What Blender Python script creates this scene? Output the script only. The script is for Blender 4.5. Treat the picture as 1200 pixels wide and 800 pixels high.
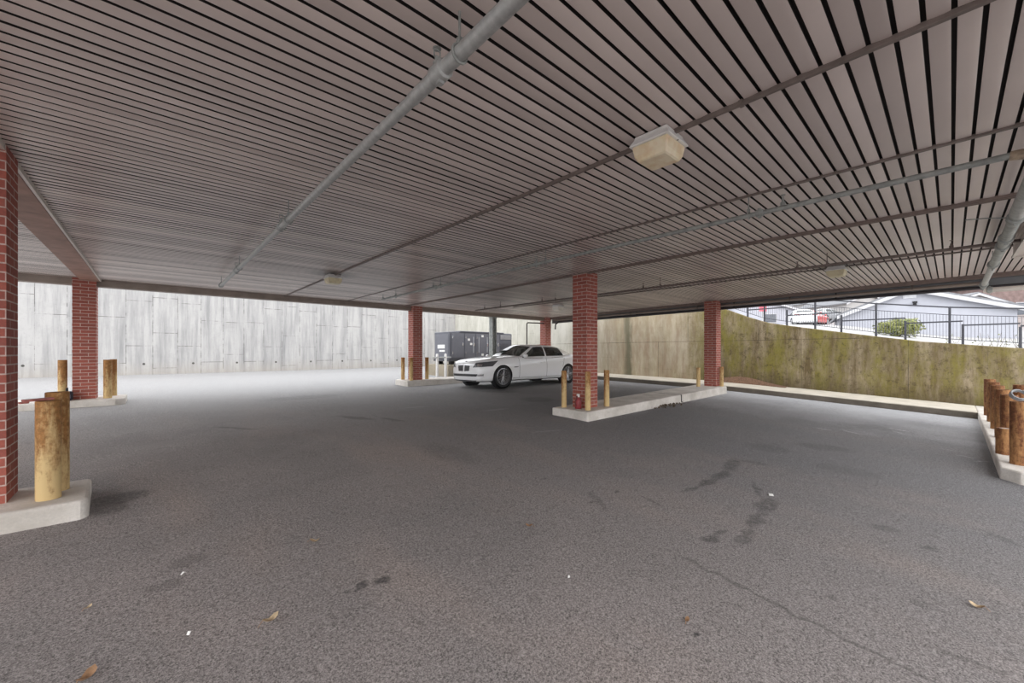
import bpy, bmesh, math, random
from mathutils import Vector, Matrix
from mathutils.bvhtree import BVHTree
random.seed(7)
for o in list(bpy.data.objects): bpy.data.objects.remove(o)
SC = bpy.context.scene
COL = SC.collection
R = math.radians

# ---------------------------------------------------------------- camera, sky, exposure
cam_d = bpy.data.cameras.new('camera'); cam = bpy.data.objects.new('camera', cam_d); COL.objects.link(cam)
cam_d.sensor_fit = 'HORIZONTAL'; cam_d.sensor_width = 36.0; cam_d.lens = 13.968
cam_d.shift_y = 0.010; cam_d.clip_start = 0.05; cam_d.clip_end = 600
cam.location = (0, 0, 1.3); cam.rotation_euler = (R(90), 0, math.atan2(-0.671, 0.742))
SC.camera = cam
W = bpy.data.worlds.new('sky'); SC.world = W; W.use_nodes = True
wn = W.node_tree.nodes; wl = W.node_tree.links
bg = wn['Background']; bg.inputs['Color'].default_value = (0.95, 0.97, 1.0, 1); bg.inputs['Strength'].default_value = 1.0
fill_sun_d = bpy.data.lights.new('fill_sun', 'SUN'); fill_sun = bpy.data.objects.new('fill_sun', fill_sun_d); COL.objects.link(fill_sun)
fill_sun_d.energy = 0.5; fill_sun_d.angle = R(60); fill_sun_d.color = (1.0, 0.95, 0.9)  # soft low fill light added behind the camera; the sky is overcast
fill_sun.rotation_euler = (R(64), 0, R(-35)); fill_sun.location = (0, -30, 30)
SC.view_settings.view_transform = 'Standard'; SC.view_settings.look = 'None'
SC.view_settings.gamma = 1; SC.view_settings.use_curve_mapping = False
SC.view_settings.exposure = 1.42

# ---------------------------------------------------------------- helpers
class MB:
    def __init__(s): s.v = []; s.f = []; s.m = []; s.uv = {}
    def add(s, vs, fs, mi=0):
        n = len(s.v); s.v += [tuple(v) for v in vs]
        for f in fs: s.f.append(tuple(i + n for i in f)); s.m.append(mi)
    def box(s, lo, hi, mi=0, M=None):
        x0, y0, z0 = lo; x1, y1, z1 = hi
        vs = [(x0,y0,z0),(x1,y0,z0),(x1,y1,z0),(x0,y1,z0),(x0,y0,z1),(x1,y0,z1),(x1,y1,z1),(x0,y1,z1)]
        if M is not None: vs = [M @ Vector(v) for v in vs]
        s.add(vs, [(3,2,1,0),(4,5,6,7),(0,1,5,4),(1,2,6,5),(2,3,7,6),(3,0,4,7)], mi)
    def prism(s, pts, zb, zt, mi=0):            # zb / zt numbers or functions of (x, y); pts counter-clockwise
        n = len(pts); fb = zb if callable(zb) else (lambda x, y: zb); ft = zt if callable(zt) else (lambda x, y: zt)
        vs = [(x, y, fb(x, y)) for x, y in pts] + [(x, y, ft(x, y)) for x, y in pts]
        s.add(vs, [tuple(range(n - 1, -1, -1)), tuple(range(n, 2 * n))] + [(i, (i+1) % n, n + (i+1) % n, n + i) for i in range(n)], mi)
    def tube(s, pts, r, n=10, mi=0, caps=True):
        pts = [Vector(p) for p in pts]; rings = []; base = len(s.v); up0 = None
        for i, p in enumerate(pts):
            if i == 0: d = pts[1] - p
            elif i == len(pts) - 1: d = p - pts[i-1]
            else: d = (pts[i+1] - p).normalized() + (p - pts[i-1]).normalized()
            d.normalize()
            if up0 is None: up0 = Vector((0,0,1)) if abs(d.z) < .9 else Vector((1,0,0))
            a = d.cross(up0)
            if a.length < 1e-4: a = d.cross(Vector((0,1,0)))
            a.normalize(); b = d.cross(a).normalized(); up0 = -b if b.dot(up0) < 0 else b
            rr = r[i] if isinstance(r, (list, tuple)) else r
            a2 = d.cross(up0).normalized()
            rings.append([p + rr * (math.cos(2*math.pi*k/n) * a2 + math.sin(2*math.pi*k/n) * up0) for k in range(n)])
        vs = [v for rg in rings for v in rg]; fs = []
        for i in range(len(rings) - 1):
            for k in range(n): fs.append((i*n+k, i*n+(k+1) % n, (i+1)*n+(k+1) % n, (i+1)*n+k))
        if caps: fs += [tuple(range(n-1, -1, -1)), tuple((len(rings)-1)*n + k for k in range(n))]
        s.add(vs, fs, mi)
    def lathe(s, prof, n=24, c=(0,0,0), mi=0, axis='z', caps=True):
        vs = []; fs = []
        for r, z in prof:
            for k in range(n):
                t = 2*math.pi*k/n
                p = (r*math.cos(t), r*math.sin(t), z) if axis == 'z' else (r*math.cos(t), z, r*math.sin(t))
                vs.append((c[0]+p[0], c[1]+p[1], c[2]+p[2]))
        for i in range(len(prof)-1):
            for k in range(n): fs.append((i*n+k, i*n+(k+1) % n, (i+1)*n+(k+1) % n, (i+1)*n+k))
        if caps and prof[0][0] > 1e-5: fs.append(tuple(range(n-1,-1,-1)))
        if caps and prof[-1][0] > 1e-5: fs.append(tuple((len(prof)-1)*n+k for k in range(n)))
        s.add(vs, fs, mi)
    def build(s, name, mats, parent=None, smooth=False, bevel=0, fix=True):
        me = bpy.data.meshes.new(name); me.from_pydata(s.v, [], s.f)
        for m in (mats if isinstance(mats, (list, tuple)) else [mats]): me.materials.append(m)
        for p, mi in zip(me.polygons, s.m): p.material_index = mi; p.use_smooth = bool(smooth)
        if fix:
            bm = bmesh.new(); bm.from_mesh(me); bmesh.ops.remove_doubles(bm, verts=bm.verts, dist=1e-5)
            bmesh.ops.recalc_face_normals(bm, faces=bm.faces); bm.to_mesh(me); bm.free()
        o = bpy.data.objects.new(name, me); COL.objects.link(o)
        if smooth and smooth is not True: me.set_sharp_from_angle(angle=R(smooth))
        if bevel:
            b = o.modifiers.new('bevel', 'BEVEL'); b.width = bevel; b.segments = 2; b.limit_method = 'ANGLE'; b.angle_limit = R(40)
        if parent is not None: o.parent = parent
        return o
def tag(o, label, cat, group=None, kind=None):
    o['label'] = label; o['category'] = cat
    if group: o['group'] = group
    if kind: o['kind'] = kind
    return o
def struct(o): o['kind'] = 'structure'; return o
def thing(name, label, cat, loc=(0,0,0), rz=0, group=None):
    o = bpy.data.objects.new(name, None); COL.objects.link(o); o.empty_display_size = .2
    o.location = loc; o.rotation_euler = (0, 0, rz); tag(o, label, cat, group); return o
def kids(o): return [c for c in bpy.data.objects if c.parent == o]
def dup(root, loc, label, rz=None):
    r = root.copy(); COL.objects.link(r); r.location = loc; r['label'] = label
    if rz is not None: r.rotation_euler = (0, 0, rz)
    for ch in kids(root):
        c = ch.copy(); COL.objects.link(c); c.parent = r
        for g in kids(ch):
            d = g.copy(); COL.objects.link(d); d.parent = c
    return r

# ---------------------------------------------------------------- materials
class NT:
    def __init__(s, name, rough=.6, metal=0, spec=.5):
        m = bpy.data.materials.new(name); m.use_nodes = True; s.m = m; s.t = m.node_tree; s.b = s.t.nodes['Principled BSDF']
        s.b.inputs['Roughness'].default_value = rough; s.b.inputs['Metallic'].default_value = metal
        s.b.inputs['Specular IOR Level'].default_value = spec
    def n(s, typ, **kw):
        nd = s.t.nodes.new(typ)
        for k, v in kw.items():
            if k.startswith('_'): setattr(nd, k[1:], v)
            else: s.set(nd.inputs[k.replace('__', ' ')], v)
        return nd
    def set(s, sock, v):
        if isinstance(v, bpy.types.NodeSocket): s.t.links.new(v, sock)
        elif isinstance(v, (tuple, list)) and sock.type == 'RGBA' and len(v) == 3: sock.default_value = (*v, 1)
        else: sock.default_value = v
    def math(s, op, a, b=None, clamp=False):
        nd = s.t.nodes.new('ShaderNodeMath'); nd.operation = op; nd.use_clamp = clamp
        s.set(nd.inputs[0], a)
        if b is not None: s.set(nd.inputs[1], b)
        return nd.outputs[0]
    def mix(s, f, a, b, mode='MIX'):
        nd = s.t.nodes.new('ShaderNodeMix'); nd.data_type = 'RGBA'; nd.blend_type = mode
        s.set(nd.inputs[0], f); s.set(nd.inputs[6], a); s.set(nd.inputs[7], b); return nd.outputs[2]
    def obj(s): return s.n('ShaderNodeTexCoord').outputs['Object']
    def geo(s): return s.n('ShaderNodeNewGeometry').outputs['Position']
    def map(s, vec, scale=(1,1,1), loc=(0,0,0), rot=(0,0,0)):
        return s.n('ShaderNodeMapping', Vector=vec, Scale=scale, Location=loc, Rotation=rot).outputs[0]
    def noise(s, vec, scale, detail=4, rough=.55, dist=0):
        return s.n('ShaderNodeTexNoise', Vector=vec, Scale=scale, Detail=detail, Roughness=rough, Distortion=dist).outputs[0]
    def ramp(s, v, lo, hi, a=0.0, b=1.0):
        return s.n('ShaderNodeMapRange', Value=v, **{'From__Min': lo, 'From__Max': hi, 'To__Min': a, 'To__Max': b}).outputs[0]
    def sep(s, vec): return s.n('ShaderNodeSeparateXYZ', Vector=vec).outputs
    def comb(s, x, y, z): return s.n('ShaderNodeCombineXYZ', X=x, Y=y, Z=z).outputs[0]
    def bump(s, h, strength=.3, dist=.01):
        b = s.n('ShaderNodeBump', Height=h, Strength=strength, Distance=dist); s.t.links.new(b.outputs[0], s.b.inputs['Normal'])
    def col(s, c): s.set(s.b.inputs['Base Color'], c); return s
    def rough(s, v): s.set(s.b.inputs['Roughness'], v); return s
def simple(name, c, rough=.6, metal=0, var=.12, scale=8, spec=.5, bump=0):
    t = NT(name, rough, metal, spec); nz = t.noise(t.obj(), scale, 5)
    lo = tuple(x*(1-var) for x in c); hi = tuple(min(1, x*(1+var)) for x in c)
    t.col(t.mix(t.ramp(nz, .3, .7), lo, hi))
    if bump: t.bump(nz, bump)
    return t.m

def gz(a, b):
    k = .30                                              # soft crease at b = 5
    s = .034 * (b - 5) - .016 * math.sqrt((b - 5) ** 2 + k * k)
    if b < -3: s = .034*(-8) - .016*8.0056
    return s + .006 * max(0, min(a, 16) - 6.5)
CEIL = 2.9

# asphalt -----------------------------------------------------------------
def mat_asphalt():
    t = NT('asphalt', .85, 0, .3); p = t.geo()
    fine = t.noise(p, 160, 3, .7); mid = t.noise(p, 38, 3, .6); big = t.noise(p, .55, 5, .6); patch = t.noise(t.map(p, (1, .35, 1)), .9, 4, .5)
    c = t.mix(t.ramp(big, .35, .65), (.238, .218, .212), (.302, .268, .258))
    c = t.mix(t.ramp(patch, .5, .72), c, (.335, .28, .255))
    grit = t.noise(p, 75, 2, .6)
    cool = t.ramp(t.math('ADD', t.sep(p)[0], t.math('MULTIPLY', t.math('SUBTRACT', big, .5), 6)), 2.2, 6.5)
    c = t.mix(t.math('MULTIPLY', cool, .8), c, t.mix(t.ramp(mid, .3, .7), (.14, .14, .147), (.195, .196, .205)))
    # pale worn yard asphalt, plus daylight from the back opening painted into it
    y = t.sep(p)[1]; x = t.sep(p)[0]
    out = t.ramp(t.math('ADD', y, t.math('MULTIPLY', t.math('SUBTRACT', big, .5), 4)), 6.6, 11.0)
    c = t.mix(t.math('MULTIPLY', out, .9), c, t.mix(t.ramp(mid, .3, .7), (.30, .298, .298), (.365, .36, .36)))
    gap_light = t.math('MULTIPLY', t.ramp(t.math('ADD', x, t.math('MULTIPLY', t.math('SUBTRACT', big, .5), 5)), 10.0, 13.2), t.ramp(y, 4.6, 5.2, 1, .15))  # daylight from the right opening painted into the asphalt
    c = t.mix(t.math('MULTIPLY', gap_light, .85), c, t.mix(t.ramp(mid, .3, .7), (.38, .385, .40), (.50, .50, .515)))
    c = t.mix(t.ramp(t.math('ADD', fine, t.math('MULTIPLY', t.math('SUBTRACT', grit, .5), .6)), .30, .70), t.mix(1.0, c, (.30, .30, .30), 'MULTIPLY'), t.mix(1.0, c, (1.68, 1.68, 1.68), 'MULTIPLY'))
    c = t.mix(t.ramp(mid, .60, .74, 0, .4), c, t.mix(1.0, c, (.6, .6, .6), 'MULTIPLY'))
    # shaped stains: oil drips, tyre scuffs, dark patches, and painted shadow by the left island
    wob = t.n('ShaderNodeTexNoise', Vector=p, Scale=6.0, Detail=3.0).outputs['Color']
    pw = t.n('ShaderNodeVectorMath', _operation='ADD'); t.set(pw.inputs[0], p)
    sc = t.n('ShaderNodeVectorMath', _operation='MULTIPLY_ADD'); t.set(sc.inputs[0], wob); sc.inputs[1].default_value = (.16,.16,.16); sc.inputs[2].default_value = (-.08,-.08,-.08)
    t.set(pw.inputs[1], sc.outputs[0])
    acc = None
    for (cx, cy, la, lb, ang, w) in STAINS_SHADE:
        mp = t.n('ShaderNodeMapping', _vector_type='TEXTURE', Vector=pw.outputs[0], Location=(cx, cy, 0), Rotation=(0, 0, ang), Scale=(la, lb, 50))
        ln = t.n('ShaderNodeVectorMath', _operation='LENGTH'); t.set(ln.inputs[0], mp.outputs[0])
        v = t.ramp(ln.outputs['Value'], .55, 1.0, w, 0)
        acc = v if acc is None else t.math('MAXIMUM', acc, v)
    acc = t.math('MULTIPLY', acc, t.ramp(t.noise(p, 22, 4, .7), .30, .58, .25, 1))
    c = t.mix(acc, c, (.035, .034, .036))
    pal = None
    for (u0, v0, u1, v1, w_, w) in ((1040, 501, 1068, 506, .03, .75), (1043, 504, 1060, 509, .02, .5), (985, 503, 1010, 509, .05, .45), (955, 501, 975, 504, .06, .4), (1120, 533, 1145, 537, .02, .4), (1140, 540, 1160, 541, .02, .45), (1105, 526, 1135, 531, .02, .35), (620, 507, 660, 503, .04, .25), (560, 482, 600, 478, .10, .25), (470, 478, 500, 476, .08, .35)):
        a0, b0, _ = px(u0, v0); a1, b1, _ = px(u1, v1)
        mp = t.n('ShaderNodeMapping', _vector_type='TEXTURE', Vector=pw.outputs[0], Location=((a0+a1)/2, (b0+b1)/2, 0), Rotation=(0, 0, math.atan2(b1-b0, a1-a0)), Scale=(math.hypot(a1-a0, b1-b0)/2 + .03, w_, 50))
        ln = t.n('ShaderNodeVectorMath', _operation='LENGTH'); t.set(ln.inputs[0], mp.outputs[0])
        v = t.ramp(ln.outputs['Value'], .4, 1.0, w, 0); pal = v if pal is None else t.math('MAXIMUM', pal, v)
    c = t.mix(t.math('MULTIPLY', pal, t.ramp(t.noise(p, 30, 4, .7), .35, .6)), c, (.62, .61, .60))
    # a long crack
    ca0, cb0, _ = px(815, 660); ca1, cb1, _ = px(1075, 790); kk = (ca1 - ca0)/(cb1 - cb0)
    cr = t.math('ABSOLUTE', t.math('SUBTRACT', t.sep(pw.outputs[0])[0], t.math('ADD', t.math('MULTIPLY', t.sep(pw.outputs[0])[1], kk), ca0 - kk*cb0)))
    crm = t.math('MULTIPLY', t.ramp(cr, .004, .022, .42, 0), t.math('MULTIPLY', t.ramp(y, max(cb0, cb1), max(cb0, cb1) + .3, 1, 0), t.ramp(y, min(cb0, cb1) - .3, min(cb0, cb1))))
    c = t.mix(crm, c, (.05, .048, .046))
    t.col(c); t.bump(fine, .55, .006); return t.m
def px(u, v, z=None):           # a point of the ground seen at that pixel of the photograph (used to place stains, painted shade and litter)
    zz = 0.0
    for _ in range(12):
        Y = (1.3 - zz) * 465.6 / (v - 412.0); X = (u - 600) * Y / 465.6
        a = .742*X + .671*Y; b = -.671*X + .742*Y; zz = gz(a, b)
    return a, b, zz
STAINS_SHADE = []
def stain(u, v, la, lb, ang, w): a, b, _ = px(u, v); STAINS_SHADE.append((a, b, la, lb, ang, w))
def seg(u0, v0, u1, v1, w_, w):
    a0, b0, _ = px(u0, v0); a1, b1, _ = px(u1, v1); STAINS_SHADE.append(((a0+a1)/2, (b0+b1)/2, math.hypot(a1-a0, b1-b0)/2*1.15 + .02, w_, math.atan2(b1-b0, a1-a0), w))
stain(447,680,.055,.035,0,.8); stain(425,687,.05,.035,.4,.75); stain(407,695,.028,.02,0,.6); stain(480,673,.018,.014,0,.6)
seg(862,537,852,553,.11,.5); seg(853,552,838,562,.09,.6); seg(840,561,820,570,.07,.6); seg(822,569,795,576,.04,.5); seg(862,538,900,545,.09,.3)
seg(884,565,893,582,.05,.5); seg(903,583,893,600,.10,.5); seg(894,600,880,618,.07,.55); seg(880,618,866,638,.06,.45)
seg(825,634,842,628,.07,.6); seg(836,625,848,622,.04,.5); stain(724,576,.06,.03,0,.5); seg(752,580,774,592,.03,.35); stain(693,587,.05,.025,0,.4); stain(636,561,.07,.03,0,.5); seg(690,575,712,600,.04,.3)
stain(815,744,.022,.018,0,.8); stain(740,772,.02,.014,0,.7); stain(842,740,.014,.012,0,.6); stain(829,772,.022,.02,0,.6)
seg(108,594,170,575,.20,.55); seg(108,600,150,592,.16,.4); seg(1075,640,1100,645,.07,.4); seg(1020,615,1052,622,.08,.35); seg(970,695,985,702,.05,.35); seg(1075,708,1100,714,.05,.3)  # starts with the shadow painted beside the near left island
seg(395,487,440,492,.14,.4); seg(445,489,475,494,.10,.35); seg(250,500,300,503,.06,.4); seg(300,470,400,462,.5,.2); seg(500,520,560,545,.3,.2); seg(205,660,245,652,.10,.3); seg(170,690,215,680,.08,.3)
seg(560,458,610,459,.45,.35); seg(610,468,650,468,.6,.35); seg(930,520,1000,528,.25,.3); seg(880,520,925,530,.3,.25); seg(950,545,1030,556,.25,.2); seg(1090,760,1180,790,.03,.35); seg(1150,620,1195,640,.06,.3)

def mat_concrete(name, base, dark, scale=1.0, rough=.85):
    t = NT(name, rough, 0, .3); p = t.geo()
    n1 = t.noise(p, 2.2*scale, 6, .65); n2 = t.noise(p, 60*scale, 3); n3 = t.noise(p, 9*scale, 5, .7)
    c = t.mix(t.ramp(n1, .35, .68), base, dark); c = t.mix(t.ramp(n3, .55, .75, 0, .6), c, dark)
    c = t.mix(t.ramp(n2, .35, .7, 0, .35), c, tuple(x*.55 for x in base))
    t.col(c); t.bump(n2, .25, .004); return t.m
def mat_backwall():
    t = NT('pale_poured_concrete', .9, 0, .2); p = t.geo(); s = t.sep(p)
    br = t.n('ShaderNodeTexBrick', _offset=.38, _offset_frequency=2, _squash=.8, _squash_frequency=3, Vector=t.comb(t.math('ADD', s[2], .35), s[0], 0), Scale=1.0, **{'Mortar__Size': .012, 'Mortar__Smooth': .3, 'Bias': 0.0, 'Brick__Width': 1.9, 'Row__Height': .82})
    joint = br.outputs['Fac']
    broken = t.ramp(t.noise(p, 2.6, 4, .7), .44, .56)
    streak = t.noise(t.map(p, (2.2, 2.2, .16)), 1.6, 5, .7); blot = t.noise(p, 1.3, 6, .7); fine = t.noise(p, 14, 5, .7)
    c = t.mix(t.ramp(streak, .42, .72), (.42, .413, .406), (.225, .225, .228))
    c = t.mix(t.ramp(blot, .5, .75, 0, .6), c, (.29, .287, .285)); c = t.mix(t.ramp(fine, .56, .75, 0, .55), c, (.24, .237, .235))
    c = t.mix(t.math('MULTIPLY', joint, t.math('ADD', t.math('MULTIPLY', broken, .75), .1)), c, (.10, .095, .09))
    # weep holes near the foot of the wall
    fx = t.math('SUBTRACT', t.math('FRACT', t.math('DIVIDE', t.math('ADD', s[0], 1.1), 1.64)), .5); dz = t.math('SUBTRACT', s[2], .78)
    d = t.math('SQRT', t.math('ADD', t.math('POWER', t.math('MULTIPLY', fx, 1.64), 2), t.math('POWER', dz, 2)))
    c = t.mix(t.ramp(d, .035, .055, .92, 0), c, (.02, .02, .02))
    low = t.ramp(t.math('ADD', s[2], t.math('MULTIPLY', blot, .5)), .55, 1.2, .4, 0)
    c = t.mix(low, c, (.35, .31, .26))
    t.col(c); t.bump(t.math('SUBTRACT', fine, joint), .3, .01); return t.m
def mat_mosswall():
    t = NT('mossy_concrete', .92, 0, .2); p = t.geo(); s = t.sep(p)
    streak = t.noise(t.map(p, (1.6, 1.6, .5)), 1.4, 6, .7); blot = t.noise(p, 1.5, 6, .72); fine = t.noise(p, 13, 5, .75)
    near = t.ramp(t.math('ADD', s[1], t.math('MULTIPLY', t.math('SUBTRACT', blot, .5), 2.5)), 5.6, 7.2, 1, 0)
    far = t.ramp(s[1], 9.8, 13.2)  # paler past the roof edge: open daylight painted into the wall colour
    drip = t.noise(t.map(p, (3, 3, .55), (2, 9, 4)), 1.3, 7, .75); spot = t.noise(p, 5.5, 6, .8)
    c = t.mix(t.ramp(streak, .36, .66), t.mix(near, (.50, .435, .33), (.33, .27, .185)), t.mix(near, (.33, .275, .195), (.20, .16, .10)))
    c = t.mix(t.math('MULTIPLY', t.math('SUBTRACT', 1.0, near), t.ramp(drip, .46, .62, 0, .55)), c, (.30, .205, .14))
    c = t.mix(t.math('MULTIPLY', near, t.ramp(drip, .42, .62)), c, (.135, .10, .05))
    c = t.mix(t.math('MULTIPLY', near, t.ramp(drip, .44, .30, 0, .6)), c, (.40, .335, .22))
    c = t.mix(far, c, t.mix(t.ramp(streak, .4, .7), (.52, .51, .46), (.38, .37, .32)))
    green = t.ramp(t.noise(t.map(p, (1, 1.3, .42), (3, 1, 7)), 1.25, 7, .75), .44, .62)
    gam = t.math('MULTIPLY', green, t.math('ADD', t.math('MULTIPLY', near, .66), t.math('MULTIPLY', t.math('SUBTRACT', 1.0, far), .22)), True)
    c = t.mix(gam, c, t.mix(t.ramp(fine, .3, .7), (.12, .105, .015), (.28, .245, .06)))
    c = t.mix(t.math('MULTIPLY', near, t.ramp(spot, .53, .66, 0, .85)), c, (.075, .058, .03))
    c = t.mix(t.math('MULTIPLY', near, t.ramp(fine, .54, .66, 0, .6)), c, (.07, .055, .03))
    edge = t.math('SUBTRACT', t.math('ADD', s[2], t.math('MULTIPLY', blot, .6)), t.math('MULTIPLY', s[1], .052))
    c = t.mix(t.math('MULTIPLY', near, t.ramp(edge, .15, .75, .7, 0)), c, (.075, .058, .032))
    br = t.n('ShaderNodeTexBrick', _offset=.5, Vector=t.comb(t.math('ADD', s[1], .42), t.math('ADD', s[2], .3), 0), Scale=1.0, **{'Mortar__Size': .010, 'Mortar__Smooth': .2, 'Brick__Width': 2.44, 'Row__Height': 2.0})
    c = t.mix(t.math('MULTIPLY', br.outputs['Fac'], t.ramp(blot, .40, .6, .25, .8)), c, (.06, .048, .035))
    br2 = t.n('ShaderNodeTexBrick', _offset=.37, Vector=t.comb(t.math('ADD', s[2], .2), s[1], 0), Scale=1.0, **{'Mortar__Size': .007, 'Mortar__Smooth': .3, 'Brick__Width': 1.25, 'Row__Height': .61})
    c = t.mix(t.math('MULTIPLY', br2.outputs['Fac'], t.ramp(streak, .42, .6, 0, .35)), c, (.09, .07, .05))
    # one wide damp streak running down from the top
    st = t.math('ABSOLUTE', t.math('SUBTRACT', t.math('ADD', s[1], t.math('MULTIPLY', t.math('SUBTRACT', streak, .5), .5)), 9.55))
    c = t.mix(t.ramp(st, .07, .24, .75, 0), c, (.11, .11, .07))
    t.col(c); t.bump(fine, .35, .012); return t.m
def mat_brick():
    t = NT('red_brick', .88, 0, .25); uv = t.n('ShaderNodeTexCoord').outputs['UV']
    br = t.n('ShaderNodeTexBrick', _offset=.5, Vector=uv, Scale=1.0, Color1=(.42,.125,.092), Color2=(.31,.095,.075), Mortar=(.60,.46,.41),
             **{'Mortar__Size': .0062, 'Mortar__Smooth': .15, 'Bias': 0.0, 'Brick__Width': .24, 'Row__Height': .0715})
    nz = t.noise(t.geo(), 45, 5, .7); bl = t.noise(t.geo(), 5, 4)
    c = t.mix(t.ramp(nz, .35, .75, 0, .4), br.outputs['Color'], (.10, .045, .04)); c = t.mix(t.ramp(bl, .55, .8, 0, .35), c, (.33, .17, .13))
    t.col(c); t.bump(t.math('SUBTRACT', t.math('MULTIPLY', nz, .2), br.outputs['Fac']), .6, .006); return t.m
def mat_rust(name, paint, rust, lo, hi, amount):
    t = NT(name, .75, 0, .3); p = t.geo(); g = t.obj(); s = t.sep(g)
    a = t.noise(t.map(p, (1, 1, .22)), 13, 6, .7); b = t.noise(p, 30, 5, .7)
    up = t.ramp(s[2], 0.0, .8, lo, hi)
    f = t.ramp(t.math('ADD', a, t.math('ADD', up, t.math('MULTIPLY', t.math('SUBTRACT', b, .5), .35))), .45, .68, 0, amount)
    c = t.mix(f, paint, t.mix(t.ramp(b, .35, .65), rust, tuple(x*.5 for x in rust)))
    t.col(c); t.bump(b, .25, .004); return t.m
def mat_ceiling():
    t = NT('brown_metal_ceiling_strip', .36, 0, .55); p = t.geo(); s = t.sep(p)
    row = t.math('FLOOR', t.math('MULTIPLY', s[1], 10.0)); wn_ = t.n('ShaderNodeTexWhiteNoise', _noise_dimensions='1D', W=row).outputs[0]
    n1 = t.noise(p, .8, 5, .6); n2 = t.noise(t.map(p, (.6, 10, 1)), 1.5, 2, .5)
    c = t.mix(t.ramp(n1, .35, .7), (.78, .68, .635), (.66, .575, .54))
    c = t.mix(t.math('MULTIPLY', wn_, .42), c, (.30, .245, .23))
    # soot burnt on above the lamps
    acc = None
    for (lx, ly) in ((2.79, 8.64), (9.55, 1.45)):
        mp = t.n('ShaderNodeMapping', _vector_type='TEXTURE', Vector=p, Location=(lx, ly-.05, 0), Scale=(.55, .5, 50))
        ln = t.n('ShaderNodeVectorMath', _operation='LENGTH'); t.set(ln.inputs[0], mp.outputs[0])
        v = t.ramp(ln.outputs['Value'], .25, 1.0, .8, 0); acc = v if acc is None else t.math('MAXIMUM', acc, v)
    c = t.mix(acc, c, (.05, .042, .04))
    t.col(c); t.rough(.33); return t.m
M = {}
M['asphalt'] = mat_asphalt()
M['kerb'] = mat_concrete('kerb_concrete', (.76, .715, .665), (.50, .46, .41))
M['kerb_top'] = M['kerb']
M['walk'] = mat_concrete('sidewalk_concrete', (.72, .665, .57), (.55, .50, .42))
M['backwall'] = mat_backwall(); M['moss'] = mat_mosswall(); M['brick'] = mat_brick(); M['ceil'] = mat_ceiling()
M['reveal'] = simple('black_reveal', (.020, .016, .015), .8)
M['bollard'] = mat_rust('rusted_yellow_paint', (.62, .45, .22), (.38, .165, .05), -.10, .24, .9)
M['bollard_rust'] = mat_rust('rusted_brown_steel', (.42, .22, .09), (.20, .075, .035), .05, .12, .95)
M['rust_dark'] = simple('dark_rust', (.13, .06, .035), .85, 0, .3, 30)
M['fill'] = simple('concrete_fill', (.55, .53, .50), .9, 0, .2, 30)
M['galv'] = simple('galvanised_steel', (.43, .44, .43), .5, .35, .18, 22)
M['galv_old'] = simple('weathered_galvanised_steel', (.33, .345, .33), .55, .3, .28, 14)
M['pipe_brown'] = simple('brown_painted_pipe', (.17, .135, .12), .5, 0, .2, 12)
M['pipe_black'] = simple('black_pipe', (.045, .04, .045), .45, 0, .2, 12)
M['trim_brown'] = simple('brown_trim', (.20, .15, .13), .5, 0, .15, 6)
M['beam'] = simple('reddish_brown_beam', (.30, .165, .125), .6, 0, .28, 5)
M['beam_tan'] = simple('taupe_fascia', (.25, .205, .175), .55, 0, .14, 5)
M['trim_light'] = simple('pale_edge_trim', (.62, .57, .52), .4, 0, .1, 6)
M['white_paint'] = simple('white_paint', (.80, .79, .77), .5, 0, .06, 10)
M['black'] = simple('black_rubber', (.018, .018, .02), .65)
M['chrome'] = simple('chrome', (.75, .75, .77), .15, 1.0, .05)

# ---------------------------------------------------------------- ground
def grid_sheet(xs, ys, fz):
    m = MB(); nx = len(xs); vs = [(x, y, fz(x, y)) for y in ys for x in xs]
    m.add(vs, [(j*nx+i, j*nx+i+1, (j+1)*nx+i+1, (j+1)*nx+i) for j in range(len(ys)-1) for i in range(nx-1)]); return m
xs = [-40, -25, -15, -10, -6, -3, 0, 3, 6.5, 9, 11, 13, 15.6]
ys = [-40, -20, -10, -6, -3.01, -2.9] + [-2 + .5*i for i in range(51)]
ys = [y for y in ys if y <= 23.2] + [23.2]
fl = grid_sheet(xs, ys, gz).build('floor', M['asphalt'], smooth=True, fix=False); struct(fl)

# ---------------------------------------------------------------- retaining walls and sidewalk
WT = [(-40, 1.0), (-6, 1.12), (-1.17, 1.38), (.54, 1.58), (1.43, 1.74), (2.78, 2.0), (3.6, 2.16), (4.23, 2.30), (4.8, 2.52), (5.6, 2.88), (6.6, 3.12), (8, 3.3), (11, 3.5), (15, 3.75), (23.5, 4.15)]
def wtop(b):
    for (b0, z0), (b1, z1) in zip(WT, WT[1:]):
        if b0 <= b <= b1: return z0 + (z1 - z0)*(b - b0)/(b1 - b0)
    return WT[0][1] if b < WT[0][0] else WT[-1][1]
m = MB(); bs = sorted(set([w[0] for w in WT] + [i*.5 for i in range(-4, 13)]))
vs = []
for b in bs:
    vs += [(15.5, b, -1.0), (15.5, b, wtop(b) - .02), (15.52, b, wtop(b)), (15.78, b, wtop(b)), (15.80, b, wtop(b)-.02), (15.80, b, -1.0)]
m.add(vs, [(i*6+k, i*6+k+1, i*6+6+k+1, i*6+6+k) for i in range(len(bs)-1) for k in range(5)])
struct(m.build('wall_right', M['moss']))
m = MB(); m.box((-40, 23.0, -1), (15.5, 23.4, 4.15)); struct(m.build('wall_back', M['backwall']))
KERB_L = [(13.9, -.4), (13.9, 4.5), (13.95, 9), (13.95, 22.9)]
m = MB(); lam = lambda x, y: gz(x, y) + .15
seg_ = [(-.4 + .6*i) for i in range(40)]
seg_ = [b for b in seg_ if b < 22.9] + [22.95]
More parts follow.
